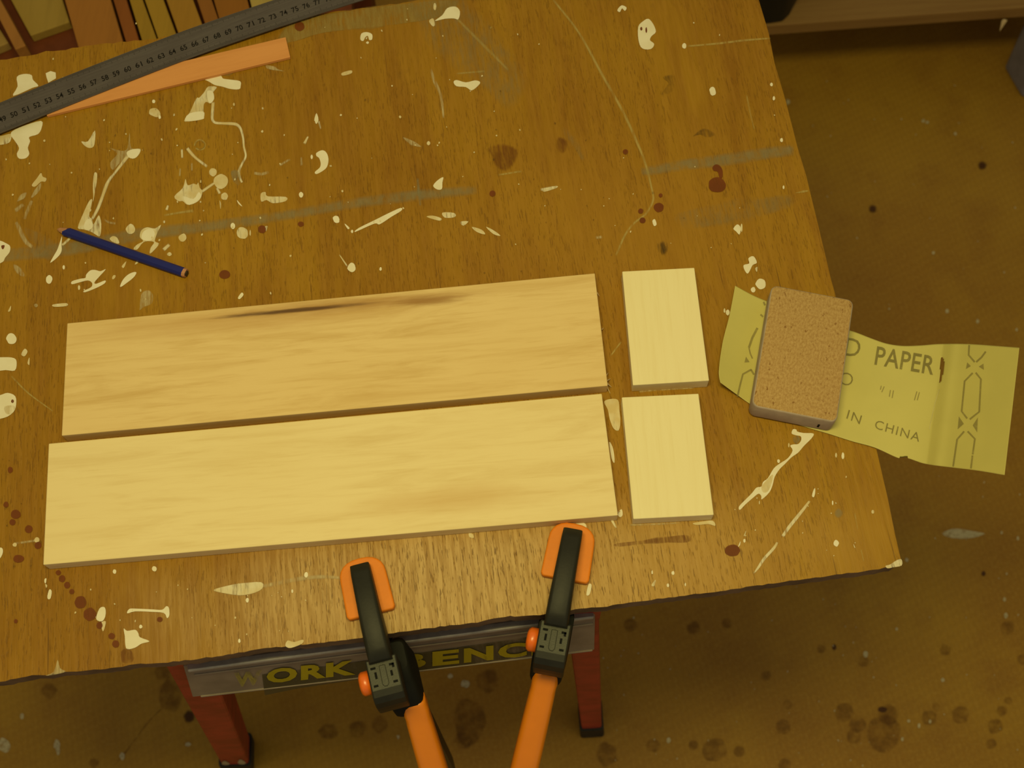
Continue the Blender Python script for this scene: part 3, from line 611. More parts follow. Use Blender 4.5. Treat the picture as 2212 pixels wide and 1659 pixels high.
# ------------------------------------------------------------------ sandpaper sheet
def paper_z(px, py):
    s = px+.14*(py-800)
    z = .0012
    if s < 1630: z += .0085*((1630-s)/75)**1.6*max(0, min(1.25, .35+(py-600)/260))
    if s > 1880: z += .012*((s-1880)/150)**2 if s < 2030 else .012+.135*(s-2030)/1000*1.0+.16*((s-2030)/1000)
    z += .0012*math.exp(-((s-2050)/14)**2)
    return T+z
def paper(px, py, up=0):
    z = paper_z(px, py)
    return at(px, py, z+up)
topc = [(1588, 617), (1625, 637), (1660, 652), (1720, 676), (1790, 700), (1846, 717), (1880, 730), (1915, 742), (1950, 747), (1990, 746), (2030, 743), (2090, 743), (2150, 747), (2202, 751)]
botc = [(1556, 826), (1590, 851), (1628, 877), (1680, 900), (1740, 922), (1790, 937), (1840, 953), (1890, 967), (1940, 989), (1962, 990), (2000, 1002), (2060, 1010), (2110, 1016), (2170, 1026)]
def poly_at(P, u):
    t = u*(len(P)-1); i = min(int(t), len(P)-2); return smooth_pt([Vector(p) for p in P], i, t-i)
NU, NV = 320, 90
PV, PF = [], []
leftc = [Vector((1588, 617)), Vector((1576, 680)), Vector((1561, 740)), Vector((1553, 800)), Vector((1556, 826))]
for j in range(NV+1):
    v = j/NV
    le = smooth_pt(leftc, min(int(v*4), 3), v*4-min(int(v*4), 3)) if v < 1 else leftc[-1]
    base = Vector((1588, 617)).lerp(Vector((1556, 826)), v)
    for i in range(NU+1):
        u = i/NU; p = poly_at(topc, u).lerp(poly_at(botc, u), v)
        p = p+(le-base)*max(0, 1-u*8)
        if abs(v-1) < 1e-6 and abs(p.x-1952) < 9: p.y -= 5
        PV.append((p.x, p.y))
slit = [(2033, 772), (2040, 774), (2039, 800), (2033, 822), (2030, 833), (2029, 820), (2031, 795)]
def inside(p, poly):
    c = False; j = len(poly)-1
    for i in range(len(poly)):
        if (poly[i][1] > p[1]) != (poly[j][1] > p[1]) and p[0] < (poly[j][0]-poly[i][0])*(p[1]-poly[i][1])/(poly[j][1]-poly[i][1])+poly[i][0]: c = not c
        j = i
    return c
for j in range(NV):
    for i in range(NU):
        q = (j*(NU+1)+i, j*(NU+1)+i+1, (j+1)*(NU+1)+i+1, (j+1)*(NU+1)+i)
        cxy = (sum(PV[k][0] for k in q)/4, sum(PV[k][1] for k in q)/4)
        if not inside(cxy, slit): PF.append(q)
pc = paper(1800, 830)
SP = empty('sandpaper_sheet', Frame((pc.x, pc.y, T), -.35))
tag(SP, 'torn yellow-green sandpaper strip hanging off the right edge under the cork block', 'sandpaper')
W3 = [paper(x, y) for x, y in PV]
nv = len(W3)
ed = {}
for q in PF:
    for k in range(4):
        e = (q[k], q[(k+1) % 4]); ed[tuple(sorted(e))] = ed.get(tuple(sorted(e)), []) + [e]
sides = [(e[0][0], e[0][1], e[0][1]+nv, e[0][0]+nv) for e in ed.values() if len(e) == 1]
sheet = mesh('sheet', W3+[p-Vector((0, 0, .0004)) for p in W3], PF+[tuple(k+nv for k in reversed(q)) for q in PF]+sides, [M['paper'], M['paper_grit']], SP, smooth=True)
for i, p in enumerate(sheet.data.polygons): p.material_index = 1 if len(PF) <= i < 2*len(PF) else 0
def on_paper(name, pix, faces, mat='ink', up=.0005, alpha=None):
    return mesh(name, [paper(x, y, up) for x, y in pix], faces, M[mat], sheet, alpha=alpha or [1.0]*len(pix))
def ptext(txt, a, b, up, bold=.01, sp=1.0, mat='ink'):
    g, f = glyphs(txt, bold, sp)
    on_paper('printed_word', [(a[0]+gx*(b[0]-a[0])+gy*up[0], a[1]+gx*(b[1]-a[1])+gy*up[1]) for gx, gy in g], f, mat)
def pstroke(pts, w, mat='ink_soft', name='printed_line'):
    P = [Vector(p) for p in pts]; V = []
    for i, p in enumerate(P):
        d = (P[min(i+1, len(P)-1)]-P[max(i-1, 0)]).normalized(); nr = Vector((-d.y, d.x))*w/2; V += [p+nr, p-nr]
    on_paper(name, V, [(2*i, 2*i+1, 2*i+3, 2*i+2) for i in range(len(P)-1)], mat)
ptext('PAPER', (1888.5, 787.5), (2015.5, 810), (6.5, -40), .012, 1.05)
ptext('D', (1823, 767), (1855, 772), (7, -38), .0)
ptext('IN', (1828, 903.5), (1857, 916.5), (5.4, -18.5), 0, 1.15)
ptext('CHINA', (1888.5, 925), (1985, 954.5), (4.3, -18.5), 0, 1.15)
ptext('O', (1812, 829), (1840, 835), (5, -27), -.01)
z1 = C(1780, 680, 4.609); z2 = C(1530, 590, 4.609)
for q in ([(570, 705), (562, 745)], [(600, 712), (575, 770)], [(662, 748), (650, 815)], [(692, 752), (678, 828)], [(925, 762), (900, 850)], [(950, 770), (928, 850)]): pstroke(z1(q), 2.2)
for q in ([(1445, 300), (1440, 400), (1500, 470)], [(1610, 365), (1570, 420), (1515, 470)], [(1480, 578), (1400, 660), (1370, 960), (1425, 1032)], [(1510, 575), (1562, 640), (1545, 965), (1450, 1040)],
          [(1395, 1160), (1325, 1240), (1285, 1510)], [(1430, 1160), (1502, 1235), (1480, 1390)], [(1478, 1400), (1462, 1530)]): pstroke(z1(q), 4)
for q in ([(1425, 472), (1412, 540), (1462, 510)], [(1588, 485), (1592, 548), (1540, 515)], [(1342, 1010), (1330, 1140), (1392, 1085)], [(1532, 1020), (1525, 1170), (1480, 1100)]): on_paper('printed_triangle', z1(q), [(0, 1, 2)], 'ink_soft')
for q, w in (([(490, 545), (440, 640), (405, 740)], 5), ([(405, 740), (418, 800), (440, 850)], 3), ([(430, 958), (345, 1005), (320, 1100), (290, 1230)], 4), ([(425, 960), (455, 1010)], 4), ([(550, 285), (565, 320)], 4), ([(520, 410), (545, 435)], 4)): pstroke(z2(q), w)
on_paper('printed_triangle', z2([(375, 830), (360, 890), (412, 885)]), [(0, 1, 2)], 'ink_soft')
pstroke(z1([(1150, 740), (1105, 880), (1060, 1080), (1050, 1140)]), 2.5, 'crease', 'crease')

# ------------------------------------------------------------------ cork sanding block
zt = T+.0215
cq = [at(x, y, zt) for x, y in ((1664, 614), (1850, 649), (1803, 912), (1627, 877))]
co = sum(cq, Vector())/4; dv = cq[1]-cq[0]
lx = ((cq[1]-cq[0]).length+(cq[2]-cq[3]).length)/4; ly = ((cq[3]-cq[0]).length+(cq[2]-cq[1]).length)/4
CK = empty('cork_sanding_block', Frame((co.x, co.y, T+.0016), math.atan2(dv.y, dv.x)))
tag(CK, 'rounded brown cork sanding block resting on the sandpaper', 'sanding block')
def rrect(hx, hy, r, n=5):
    o = []
    for cx, cy, a0 in ((hx-r, hy-r, 0), (-hx+r, hy-r, 90), (-hx+r, -hy+r, 180), (hx-r, -hy+r, 270)):
        for k in range(n+1):
            a = math.radians(a0+90*k/n); o.append((cx+r*math.cos(a), cy+r*math.sin(a)))
    return o
body = prism('cork_body', rrect(lx, ly, .005), 0, .020, [M['cork'], M['cork_side_shade']], CK, None, True, .0018, 3)
for p in body.data.polygons: p.use_smooth = True; p.material_index = 0 if p.normal.z > .75 else 1
box('cork_pit', lx*.62, lx*.62+.0018, -ly-.0002, -ly+.001, .004, .010, M['black_deep'], body, .0004)

# ------------------------------------------------------------------ pencil
pa, pb = at(140, 497, T+.006), at(394, 585, T+.006)
d = pb-pa; PL = d.length
PN = empty('carpenter_pencil', Frame(((pa.x+pb.x)/2, (pa.y+pb.y)/2, T+.0003), math.atan2(d.y, d.x)))
tag(PN, 'short blue flat-sided carpenter pencil lying on the worktop', 'pencil')
def hexsec(x, w, h, zc):
    return [(x, w*.5*cx, zc+h*.5*sz) for cx, sz in ((-1, -.45), (-.55, -1), (.55, -1), (1, -.45), (1, .45), (.55, 1), (-.55, 1), (-1, .45))]
def tubes(name, secs, mat, parent):
    V = [p for s in secs for p in s]; n = len(secs[0]); Fc = []
    for j in range(len(secs)-1):
        for i in range(n): Fc.append((j*n+i, j*n+(i+1) % n, (j+1)*n+(i+1) % n, (j+1)*n+i))
    Fc += [tuple(range(n)), tuple(range(len(V)-n, len(V)))]
    return mesh(name, V, Fc, mat, parent, None, True)
hw, hh, zc = .0072, .0062, .0031
first = hexsec(-PL/2, hw, hh, zc)
first = [(x+(.0022 if y > 0 else -.0012), y, z) for x, y, z in first]
tubes('painted_barrel', [first, hexsec(-PL/2+.006, hw, hh, zc), hexsec(PL/2, hw, hh, zc)], M['pencil'], PN)
tubes('sharpened_wood', [hexsec(-PL/2+.001, hw*.94, hh*.94, zc), hexsec(-PL/2-.006, hw*.45, hh*.5, zc-.0006)], M['pencil_wood'], PN)
tubes('lead_tip', [hexsec(-PL/2-.0058, hw*.4, hh*.45, zc-.0006), hexsec(-PL/2-.0078, hw*.2, hh*.2, zc-.001)], M['pencil_wood'], PN)
CE = tubes('cut_end', [hexsec(PL/2-.001, hw*.98, hh*.98, zc), hexsec(PL/2+.0026, hw*.93, hh*.93, zc)], M['pencil_wood'], PN)
tubes('lead_end', [hexsec(PL/2+.002, hw*.6, hh*.7, zc), hexsec(PL/2+.0034, hw*.55, hh*.65, zc)], M['lead'], CE)

# ------------------------------------------------------------------ hardwood strip and steel ruler
slab('hardwood_strip', [(97, 202), (617, 80), (627, 123), (101, 250)], T+.0003, T+.0033, M['strip'], 'thin pinkish hardwood strip lying under the steel ruler', 'wood strip', .0003)
zr = T+.0046
cen = [(-60, 279), (0, 254), (104, 212), (253, 153), (411, 92), (560, 41), (690, -2), (800, -36)]
CW = [at(x, y, zr) for x, y in cen]
d = (CW[-3]-CW[2]).normalized()
RU = Frame((CW[3].x, CW[3].y, T), math.atan2(d.y, d.x))
RL = [RU.inv(p) for p in CW]
s60 = RU.inv(at(272, 141, zr)).x; s70 = RU.inv(at(514, 54, zr)).x; cm = (s70-s60)/10
def rz(x):                                                     # gentle spring of the thin rule between what carries it
    P = RL
    if x <= P[0].x: a, b = P[0], P[1]
    elif x >= P[-1].x: a, b = P[-2], P[-1]
    else:
        i = max(k for k in range(len(P)-1) if P[k].x <= x); a, b = P[i], P[i+1]
    t = (x-a.x)/(b.x-a.x); t = max(-.6, min(1.6, t)); return a.y+(b.y-a.y)*t
xs = [s60+cm*(k-60) for k in range(8, 101, 2)]
HWR = .0142
RUL = empty('steel_ruler', RU); tag(RUL, 'long dull steel ruler marked in centimetres across the far left corner', 'ruler')
def sm(x): return sum(rz(x+o) for o in (-.03, -.015, 0, .015, .03))/5
V, Fc = [], []
for x in xs:
    y = sm(x)
    for dy, z in ((-HWR, .0036), (HWR, .0036), (HWR, .0046), (-HWR, .0046)): V.append((x, y+dy, z))
for i in range(len(xs)-1):
    for k in range(4): Fc.append((i*4+k, i*4+(k+1) % 4, i*4+4+(k+1) % 4, i*4+4+k))
Fc += [(0, 1, 2, 3), tuple(len(V)-4+k for k in range(4))]
BLD = mesh('blade', V, Fc, M['steel'], RUL, None, True)
V, Fc = [], []
for mm in range(480, 800):
    x = s60+cm*(mm/10-60); y = sm(x); ln = .0062 if mm % 10 == 0 else .0048 if mm % 5 == 0 else .0032
    for sgn in (1, -1):
        k = len(V); e = y+sgn*(HWR-.0004); w = .00009
        V += [(x-w, e, .00475), (x+w, e, .00475), (x+w, e-sgn*ln*.8, .00475), (x-w, e-sgn*ln*.8, .00475)]; Fc.append((k, k+1, k+2, k+3))
tk = mesh('graduation_marks', V, Fc, M['numeral'], BLD, None, True); tk['kind'] = 'stuff'
for k in range(48, 80):
    g, f = glyphs(str(k), .012)
    x = s60+cm*(k-60); y = sm(x); w = .0058; h = .0052
    mesh('numeral', [(x+(gx-.5)*w, y-.0022+(gy-.5)*h+.0, .0048) for gx, gy in g], f, M['numeral'], BLD, None, True)

# ------------------------------------------------------------------ clamps
def make_clamp(name, label, frame, sway, hs, hq, bar_end):
    def lean(o):
        for v in o.data.vertices:
            z = -v.co.z
            if z > 0: v.co.x += sway[0]*min(z, .06)/.06+max(0, z-.06)/.24*(sway[1]-sway[0])
        return o
    R = empty(name, frame); tag(R, label, 'clamp', 'trigger clamps holding the worktop')
    # jaw pad: rounded tongue lying on the worktop
    o = []
    for k in range(13):
        a = math.radians(180*k/12); o.append((.0165*math.copysign(abs(math.cos(a))**.8, math.cos(a)), .0615+.0135*math.sin(a)**.9))
    o = o+[(-.0172, .036), (-.0160, .0335), (.0160, .0335), (.0172, .036)]
    prism('jaw_pad', o, .0004, .0068, M['orange'], R, None, True, .0014, 3)
    # jaw arm: from the pad down into the head
    arm = [((0, .0690, .0095), (.0060, 0, 0), (0, 0, .0035)), ((0, .0672, .0130), (.0068, 0, 0), (0, 0, .0062)), ((0, .0600, .0145), (.0071, 0, 0), (0, 0, .0085)), ((0, .038, .0145), (.0075, 0, 0), (0, 0, .0110)), ((0, .020, .0125), (.0080, 0, 0), (0, 0, .0135)), ((0, .006, .0090), (.0082, 0, 0), (0, 0, .0150)), ((0, -.002, .0060), (.0082, 0, 0), (0, 0, .0150))]
    loft('jaw_arm', arm, M['black'], R, pw=.28)
    prof = [(.0015, .0135), (-.0200, .0135), (-.0245, .0122), (-.0280, .0080), (-.0300, .0010), (-.0306, -.006), (-.0306, -.018), (.0015, -.018)]
    v, f = prism_data([(.0108, y, z) for y, z in prof], [(-.0108, y, z) for y, z in prof])
    hd = bev(mesh('jaw_head', v, f, [M['black'], M['black_grain']], R, None, True), .0011, 2)
    for p in hd.data.polygons: p.material_index = 1 if p.normal.z > .97 else 0
    zt2 = .0133
    for x0, x1, y0, y1 in ((-.0082, -.0046, -.0058, -.0042), (-.0062, -.0046, -.0124, -.0078), (.0048, .0082, -.0058, -.0042), (.0066, .0082, -.0074, -.0044), (.0046, .0062, -.0128, -.0090), (-.0084, -.0052, -.0178, -.0162), (.0052, .0084, -.0178, -.0162)):
        box('moulded_slot', x0, x1, y0, y1, zt2-.0004, zt2+.0004, M['black_deep'], hd, .0001, 1)
    rb = [(-.0022, -.004), (-.0024, -.017), (-.0012, -.0188), (.0012, -.0188), (.0024, -.017), (.0022, -.004)]
    prism('moulded_rib', rb, zt2-.0006, zt2+.0009, M['black_grain'], hd, None, True, .0005, 2)
    # orange release button on the side
    V, Fc = [], []; n = 20
    prof = [(-.0100, .0082), (-.0160, .0082), (-.0176, .0070), (-.0184, .0048)]
    for x, r in prof:
        for i in range(n):
            a = 2*math.pi*i/n; rr = r*(1+.035*math.cos(6*a)); V.append((x, -.0115+rr*math.cos(a)*1.0, .0030+rr*math.sin(a)))
    for j in range(len(prof)-1):
        for i in range(n): Fc.append((j*n+i, j*n+(i+1) % n, (j+1)*n+(i+1) % n, (j+1)*n+i))
    Fc += [tuple(range(n)), tuple(range(len(V)-n, len(V)))]
    mesh('release_button', V, Fc, M['orange_button'], R, None, True, True)
    # bar, trigger body, lower jaw, handle
    be = frame.inv(bar_end); q4 = ((-.003, -.010), (.003, -.010), (.003, .010), (-.003, .010))
    sec = [(0, 0, .004), (sway[0]*.5, 0, -.03), (sway[0], 0, -.06), tuple(be)]
    tubes('bar', [[(cx+x, cy+y, cz) for x, y in q4] for cx, cy, cz in sec], M['bar'], R)
    lean(loft('trigger_body', [((0, .006, -.020), (.0120, 0, 0), (0, .010, 0)), ((0, .003, -.027), (.0125, 0, 0), (0, .017, 0)), ((0, -.004, -.038), (.0125, 0, 0), (0, .0215, 0)), ((0, -.008, -.050), (.0122, 0, 0), (0, .0235, 0)), ((0, -.010, -.057), (.0110, 0, 0), (0, .021, 0))], M['black_matte'], R, pw=.3))
    loft('lower_jaw', [((0, .008, -.036), (.0075, 0, 0), (0, 0, .010)), ((0, .040, -.033), (.0072, 0, 0), (0, 0, .0085)), ((0, .066, -.029), (.0066, 0, 0), (0, 0, .006))], M['black'], R, pw=.3)
    prism('lower_pad', [(x, y) for x, y in o], -.0232, -.0152, M['orange'], R, None, True, .0012, 2)
    S_, Q_ = frame.inv(hs), frame.inv(hq); ax = (Q_-S_).normalized(); vx = Vector((1, 0, 0)); vx = (vx-ax*vx.dot(ax)).normalized(); vy = ax.cross(vx)
    h = [(S_+ax*t, vx*hx, vy*hy) for t, hx, hy in ((-.003, .0086, .0090), (0, .0090, .0095), (.006, .0096, .0105), (.012, .0092, .0100), (.017, .0095, .0106), (.05, .0102, .0115), (.085, .0106, .0120), (.115, .0104, .0115), (.130, .0092, .0100), (.136, .0065, .0070))]
    loft('handle', h, M['orange_gloss'], R, pw=.55)
    lean(loft('trigger', [((0, .016, -.066), (.0060, 0, 0), (0, .005, 0)), ((0, .020, -.11), (.0060, 0, 0), (0, .005, 0)), ((0, .018, -.15), (.0050, 0, 0), (0, .004, 0))], M['black'], R, pw=.5))
    return R
def clamp_frame(tip, head):
    a, b = at(*tip, T+.02), at(*head, T+.0135); d = a-b
    return Frame((b.x, b.y, T), math.atan2(d.y, d.x)-math.pi/2)
make_clamp('trigger_clamp', 'orange and black trigger clamp on the left, hiding the middle of the lettering', clamp_frame((779, 1236), (822, 1424)), (.010, .011), at(893, 1513, T-.050), at(936, 1659, T-.098), at(977, 1659, T-.46))
make_clamp('trigger_clamp', 'orange and black trigger clamp on the right, nearer the small pine blocks', clamp_frame((1233, 1170), (1201, 1348)), (-.0025, -.006), at(1182, 1450, T-.047), at(1133, 1659, T-.110), at(1150, 1640, T-.46))

# ------------------------------------------------------------------ folding workbench under the sheet
ZT, ZB = T-.042, T-.115
pTL, pTR, pBR, pBL = at(396, 1440, ZT), at(1286, 1322, ZT), at(1284, 1404, ZB), at(416, 1506, ZB)
o = (pTL+pTR)/2; d = pTR-pTL
pN0 = (pTR-pTL).cross(pBL-pTL).normalized(); _c = Vector((0, 0, ZC)); _d = at(1284, 1404, 0)-_c; pBR = _c+_d*((pTL-_c).dot(pN0)/_d.dot(pN0))
WB = empty('folding_workbench', Frame((o.x, o.y, 0), math.atan2(d.y, d.x)))
tag(WB, 'red-legged folding workbench with yellow lettering on its grey front', 'workbench')
WF = FR[WB]
def panel(u, v, up=0):
    p = (pTL.lerp(pTR, u)).lerp(pBL.lerp(pBR, u), v); return p+PNRM*up
PNRM = (pTR-pTL).cross(pBL-pTL).normalized()
if PNRM.y > 0: PNRM = -PNRM
q = [panel(0, 0), panel(1, 0), panel(1, 1), panel(0, 1)]
v, f = prism_data(q, [p-PNRM*.003 for p in q]); FP = bev(mesh('front_panel', v, f, M['grey_metal'], WB), .0008)
def bar_on(name, u0, v0, u1, v1, w, t, mat):
    a, b = panel(u0, v0), panel(u1, v1); dn = (panel(.5, 1)-panel(.5, 0)).normalized()*w
    qq = [a-dn, b-dn, b+dn, a+dn]; v, f = prism_data([p+PNRM*t for p in qq], [p-PNRM*.002 for p in qq]); return bev(mesh(name, v, f, mat, WB), min(w, t)*.5)
bar_on('top_rim', .01, .02, .995, .02, .0022, .004, M['grey_rim'])
bar_on('bottom_rim', .02, .985, .995, .985, .0010, .0012, M['grey_metal'])
bar_on('folded_ridge', .02, .27, .995, .27, .0010, .0012, M['grey_metal'])
def ppx(x, y, up=0):
    """photograph pixel to the plane of the front panel"""
    dr = RIGHT*(x-W/2)+UP*(H/2-y)+FWD*F_PX; oz = Vector((0, 0, ZC)); p0 = panel(.5, .5)+PNRM*up
    return oz+dr*((p0-oz).dot(PNRM)/dr.dot(PNRM))
bl = [(566, 1458), (760, 1432), (1000, 1398), (1150, 1376), (1190, 1385), (1180, 1412), (1000, 1438), (760, 1470), (640, 1488), (572, 1502)]
mesh('print_band', [ppx(x, y, .0006) for x, y in bl], [tuple(range(len(bl)))], M['band_dark'], FP, alpha=[1.0]*len(bl))
LET = [('W', 505, 566, 'yellow_faded'), ('O', 576, 642, 'yellow'), ('R', 650, 704, 'yellow'), ('K', 704, 768, 'yellow'), ('B', 866, 920, 'yellow'), ('E', 934, 992, 'yellow'), ('N', 1002, 1066, 'yellow'), ('C', 1076, 1138, 'yellow'), ('H', 1148, 1206, 'yellow')]
for ch, x0, x1, mt in LET:
    g, f = glyphs(ch, .045)
    base = lambda x: 1485-(x-505)*.1065
    hgt = 31
    vs = []
    for gx, gy in g:
        x = x0+gx*(x1-x0); vs.append(ppx(x+gy*0, base(x)-gy*hgt, .0011))
    mesh('letter', vs, f, M[mt], FP, alpha=[1.0]*len(vs))
# legs
def leg(a, b, w, t, foot=True, name='leg', side=Vector((1, 0, 0))):
    a, b = Vector(a), Vector(b); ax = (b-a).normalized(); ux = (side-ax*side.dot(ax)).normalized(); uy = ax.cross(ux)
    secs = [(a, ux*w, uy*t), (b, ux*w, uy*t)]
    lg = loft(name, [(WF.inv(c), WF.i.to_3x3() @ x, WF.i.to_3x3() @ y) for c, x, y in secs], M['red'], WB, pw=.2, smooth=False)
    if foot:
        c = b+ax*.002; z = Vector((0, 0, 1))
        ft = loft('rubber_foot', [(WF.inv(b-ax*.05), WF.i.to_3x3() @ (ux*w*1.18), WF.i.to_3x3() @ (uy*t*1.18)), (WF.inv(b+ax*.012), WF.i.to_3x3() @ (ux*w*1.22), WF.i.to_3x3() @ (uy*t*1.22))], M['rubber'], lg, pw=.2, smooth=False)
    return lg
fr_r = at(1277, 1556, .016); fr_l = at(513, 1630, .016)
tl = at(405, 1436, T-.05); tr = at(1262, 1330, T-.05)
off = PNRM*-.018
LR = leg(tr+off, fr_r, .0125, .016); LLg = leg(tl+off, fr_l, .0165, .017)
dep = Vector((0, .30, 0))
leg(tr+dep, fr_r+dep*1.2, .0125, .016); leg(tl+dep, fr_l+dep*1.2, .0165, .017)
for dy in (.085, .235):
    a, b = tl+Vector((-.03, dy, 0)), tr+Vector((.03, dy, 0)); dd = (b-a).normalized(); nn = Vector((-dd.y, dd.x, 0))*.09
    qq = [a, b, b+nn, a+nn]; jb = mesh('jaw_board', *prism_data([Vector((p.x, p.y, T-.0155)) for p in qq], [Vector((p.x, p.y, T-.035)) for p in qq]), M['jaw'], WB)
for p0, p1 in ((tl, tl+dep), (tr, tr+dep)):
    dd = (p1-p0).normalized(); n_ = Vector((dd.y, -dd.x, 0))*.012
    qq = [p0-n_, p0+n_, p1+n_, p1-n_]; mesh('side_rail', *prism_data([Vector((p.x, p.y, T-.036)) for p in qq], [Vector((p.x, p.y, T-.066)) for p in qq]), M['red'], WB)
# paint dribbles on the front of the left leg
la, lb = tl+off, fr_l
ax = (lb-la).normalized(); ux = (Vector((1, 0, 0))-ax*ax.x).normalized(); uy = ax.cross(ux); uy = uy if uy.y < 0 else -uy
for k, sx, ln in ((0, -.010, .045), (1, .009, .055)):
    c = lb-ax*(.052+ln/2)+ux*sx+uy*.0178
    pts = [c+ux*(.0042*math.cos(t)*(1+.5*math.sin(t)))-ax*(ln/2*math.sin(t)*-1) for t in (2*math.pi*i/14 for i in range(14))]
    mesh('paint_dribble', pts, [tuple(range(14))], M['floor_pale'], LLg, alpha=[1.0]*14)

# ------------------------------------------------------------------ offcuts on a low shelf behind the worktop
ZS = .50
us = [at(x, y, ZS) for x, y in ((-160, -260), (760, -260), (760, 190), (-160, 190))]
SH = empty('low_scrap_shelf', Frame(((us[0]+us[2])/2).to_tuple()[:2]+(0,), 0)); tag(SH, 'dark red-brown low shelf beneath the timber offcuts', 'shelf')
mesh('shelf_board', *prism_data(us, [p-Vector((0, 0, .02)) for p in us]), M['under'], SH)
for p in us:
    c = (us[0]+us[2])/2; r = p.lerp(c, .08)
    mesh('leg', *prism_data([r+Vector((dx, dy, -.02)) for dx, dy in ((-.02, -.02), (.02, -.02), (.02, .02), (-.02, .02))], [Vector((r.x+dx, r.y+dy, 0)) for dx, dy in ((-.02, -.02), (.02, -.02), (.02, .02), (-.02, .02))]), M['under'], SH)
def offcut(quad, top, th, col, label, dark=None):
    """a sawn offcut: far-left, far-right, near-right, near-left corners of its top face"""
    col = tuple(x*.82 for x in col)
    m = wood('offcut_timber', col, dark or tuple(x*.72 for x in col), 'y', .5, fine=.3, rough=.7, off=(random.random()*9, 0, 0))
    quad = [(x+dx, y) for (x, y), dx in zip(quad, (1.6, -1.6, -1.6, 1.6))]
    p = [at(x, y, top) for x, y in quad]; oo = sum(p, Vector())/4; dd = p[1]-p[0]
    ob = prism('timber_offcut', p, top-th, top, m, None, Frame((oo.x, oo.y, top-th), math.atan2(dd.y, dd.x)), False, .0012)
    tag(ob, label, 'offcut', 'timber offcuts behind the worktop'); return ob
def ext(a, b, c, d, up=190):
    """carry the two long edges on past the top of the picture"""
    def go(p, q): t = (p[1]+up)/(q[1]-p[1]); return (p[0]-(q[0]-p[0])*t, -up)
    return [go(a, d), go(b, c), c, d]
offcut(ext((22, 0), (137, 0), (152, 47), (64, 77)), ZS+.012, .012, (.50, .33, .07), 'pale wide offcut with a square-cut end above the dark gap')
offcut(ext((-70, 0), (-38, 0), (20, 92), (-30, 112)), ZS+.012, .012, (.52, .33, .09), 'pale offcut in the extreme far left corner, left of the leaning stick')
offcut(ext((-24, 0), (3, 0), (57, 98), (31, 107)), ZS+.060, .0478, (.46, .20, .045), 'orange-brown square stick lying across the pale offcuts')
offcut(ext((138, 0), (241, 0), (272, 106), (173, 122)), ZS+.044, .044, (.46, .19, .035), 'broad orange-brown offcut right of the dark gap')
offcut(ext((243, 0), (275, 0), (306, 100), (275, 106)), ZS+.044, .044, (.34, .11, .022), 'narrow reddish offcut beside the broad orange-brown one')
offcut(ext((278, 0), (310, 0), (346, 100), (310, 104)), ZS+.044, .044, (.46, .27, .03), 'narrow yellowish offcut next to the reddish one')
offcut(ext((311, 0), (355, 0), (392, 100), (347, 104)), ZS+.044, .044, (.48, .28, .032), 'yellowish offcut second from the reddish one')
offcut(ext((358, 0), (419, 0), (456, 100), (395, 104)), ZS+.044, .044, (.47, .24, .032), 'wide yellow-brown offcut touching the upper edge of the ruler')
offcut(ext((424, 0), (459, 0), (494, 100), (459, 104)), ZS+.044, .044, (.36, .14, .025), 'narrow red-brown offcut just right of the thin dark gap')
offcut(ext((460, 0), (536, 0), (552, 60), (480, 70)), ZS+.044, .044, (.38, .15, .022), 'wide dark orange offcut near the end of the visible row')
offcut(ext((538, 0), (640, 0), (660, 60), (555, 70)), ZS+.044, .044, (.58, .42, .12), 'pale cream offcut last in the row, beside the ruler')

# ------------------------------------------------------------------ shelf, case and tub in the far right corner
ZH = .20
e0, e1 = at(1580, 82, ZH-.022), at(2420, 22, ZH-.022)
dd = (e1-e0).normalized(); nn = Vector((-dd.y, dd.x, 0))
SF = empty('timber_floor_shelf', Frame(((e0+e1)/2).to_tuple()[:2]+(0,), math.atan2(dd.y, dd.x))); tag(SF, 'low brown timber shelf standing on the floor in the far right corner', 'shelf')
qq = [e0, e1, e1+nn*.42, e0+nn*.42]
bev(mesh('shelf_board', *prism_data([Vector((p.x, p.y, ZH)) for p in qq], [Vector((p.x, p.y, ZH-.022)) for p in qq]), M['shelf'], SF), .0015)
for t, k in ((.02, .40), (.98, .40), (.02, .20), (.98, .20)):
    p = e0.lerp(e1, t)+nn*(k-.02)
    mesh('support', *prism_data([p+Vector((dx, dy, 0)) for dx, dy in ((-.02, -.02), (.02, -.02), (.02, .02), (-.02, .02))], [Vector((p.x+dx, p.y+dy, 0)) for dx, dy in ((-.02, -.02), (.02, -.02), (.02, .02), (-.02, .02))]), M['shelf'], SF)
p_ = at(2170, 44, ZH-.01)
mesh('torn_fibre', [p_+dd*-.004, p_+dd*.004, p_+Vector((0, -.002, -.022)), p_+Vector((0, .003, -.001))], [(0, 1, 2), (0, 1, 3), (1, 2, 3), (0, 2, 3)], M['splinter'], SF)
cs = [at(x, y, ZH+.0005) for x, y in ((1500, -80), (1770, -70), (1722, 0), (1704, 34), (1690, 48), (1664, 52), (1560, 60))]
CS = prism('black_case', [(p.x, p.y) for p in cs], ZH+.0005, ZH+.09, M['case'], None, Frame((sum(p.x for p in cs)/7, sum(p.y for p in cs)/7, ZH+.0005)), False, .004, 3)
tag(CS, 'black plastic case standing on the floor shelf', 'case')
ts = [at(x, y, .12) for x, y in ((2216, 34), (2350, 20), (2360, 130), (2262, 112))]
tb = [at(x, y, .001) for x, y in ((2176, 50), (2310, 40), (2318, 160), (2212, 140))]
TBx = mesh('plastic_tub', *prism_data(ts, [Vector((p.x, p.y, .001)) for p in (tp.lerp(sum(ts, Vector())/4, .12) for tp in ts)]), M['tub'], None, Frame(((sum(ts, Vector())/4).x, (sum(ts, Vector())/4).y, .001)))
bev(TBx, .006, 3); tag(TBx, 'pale blue-grey plastic tub at the far right edge of the floor', 'tub')

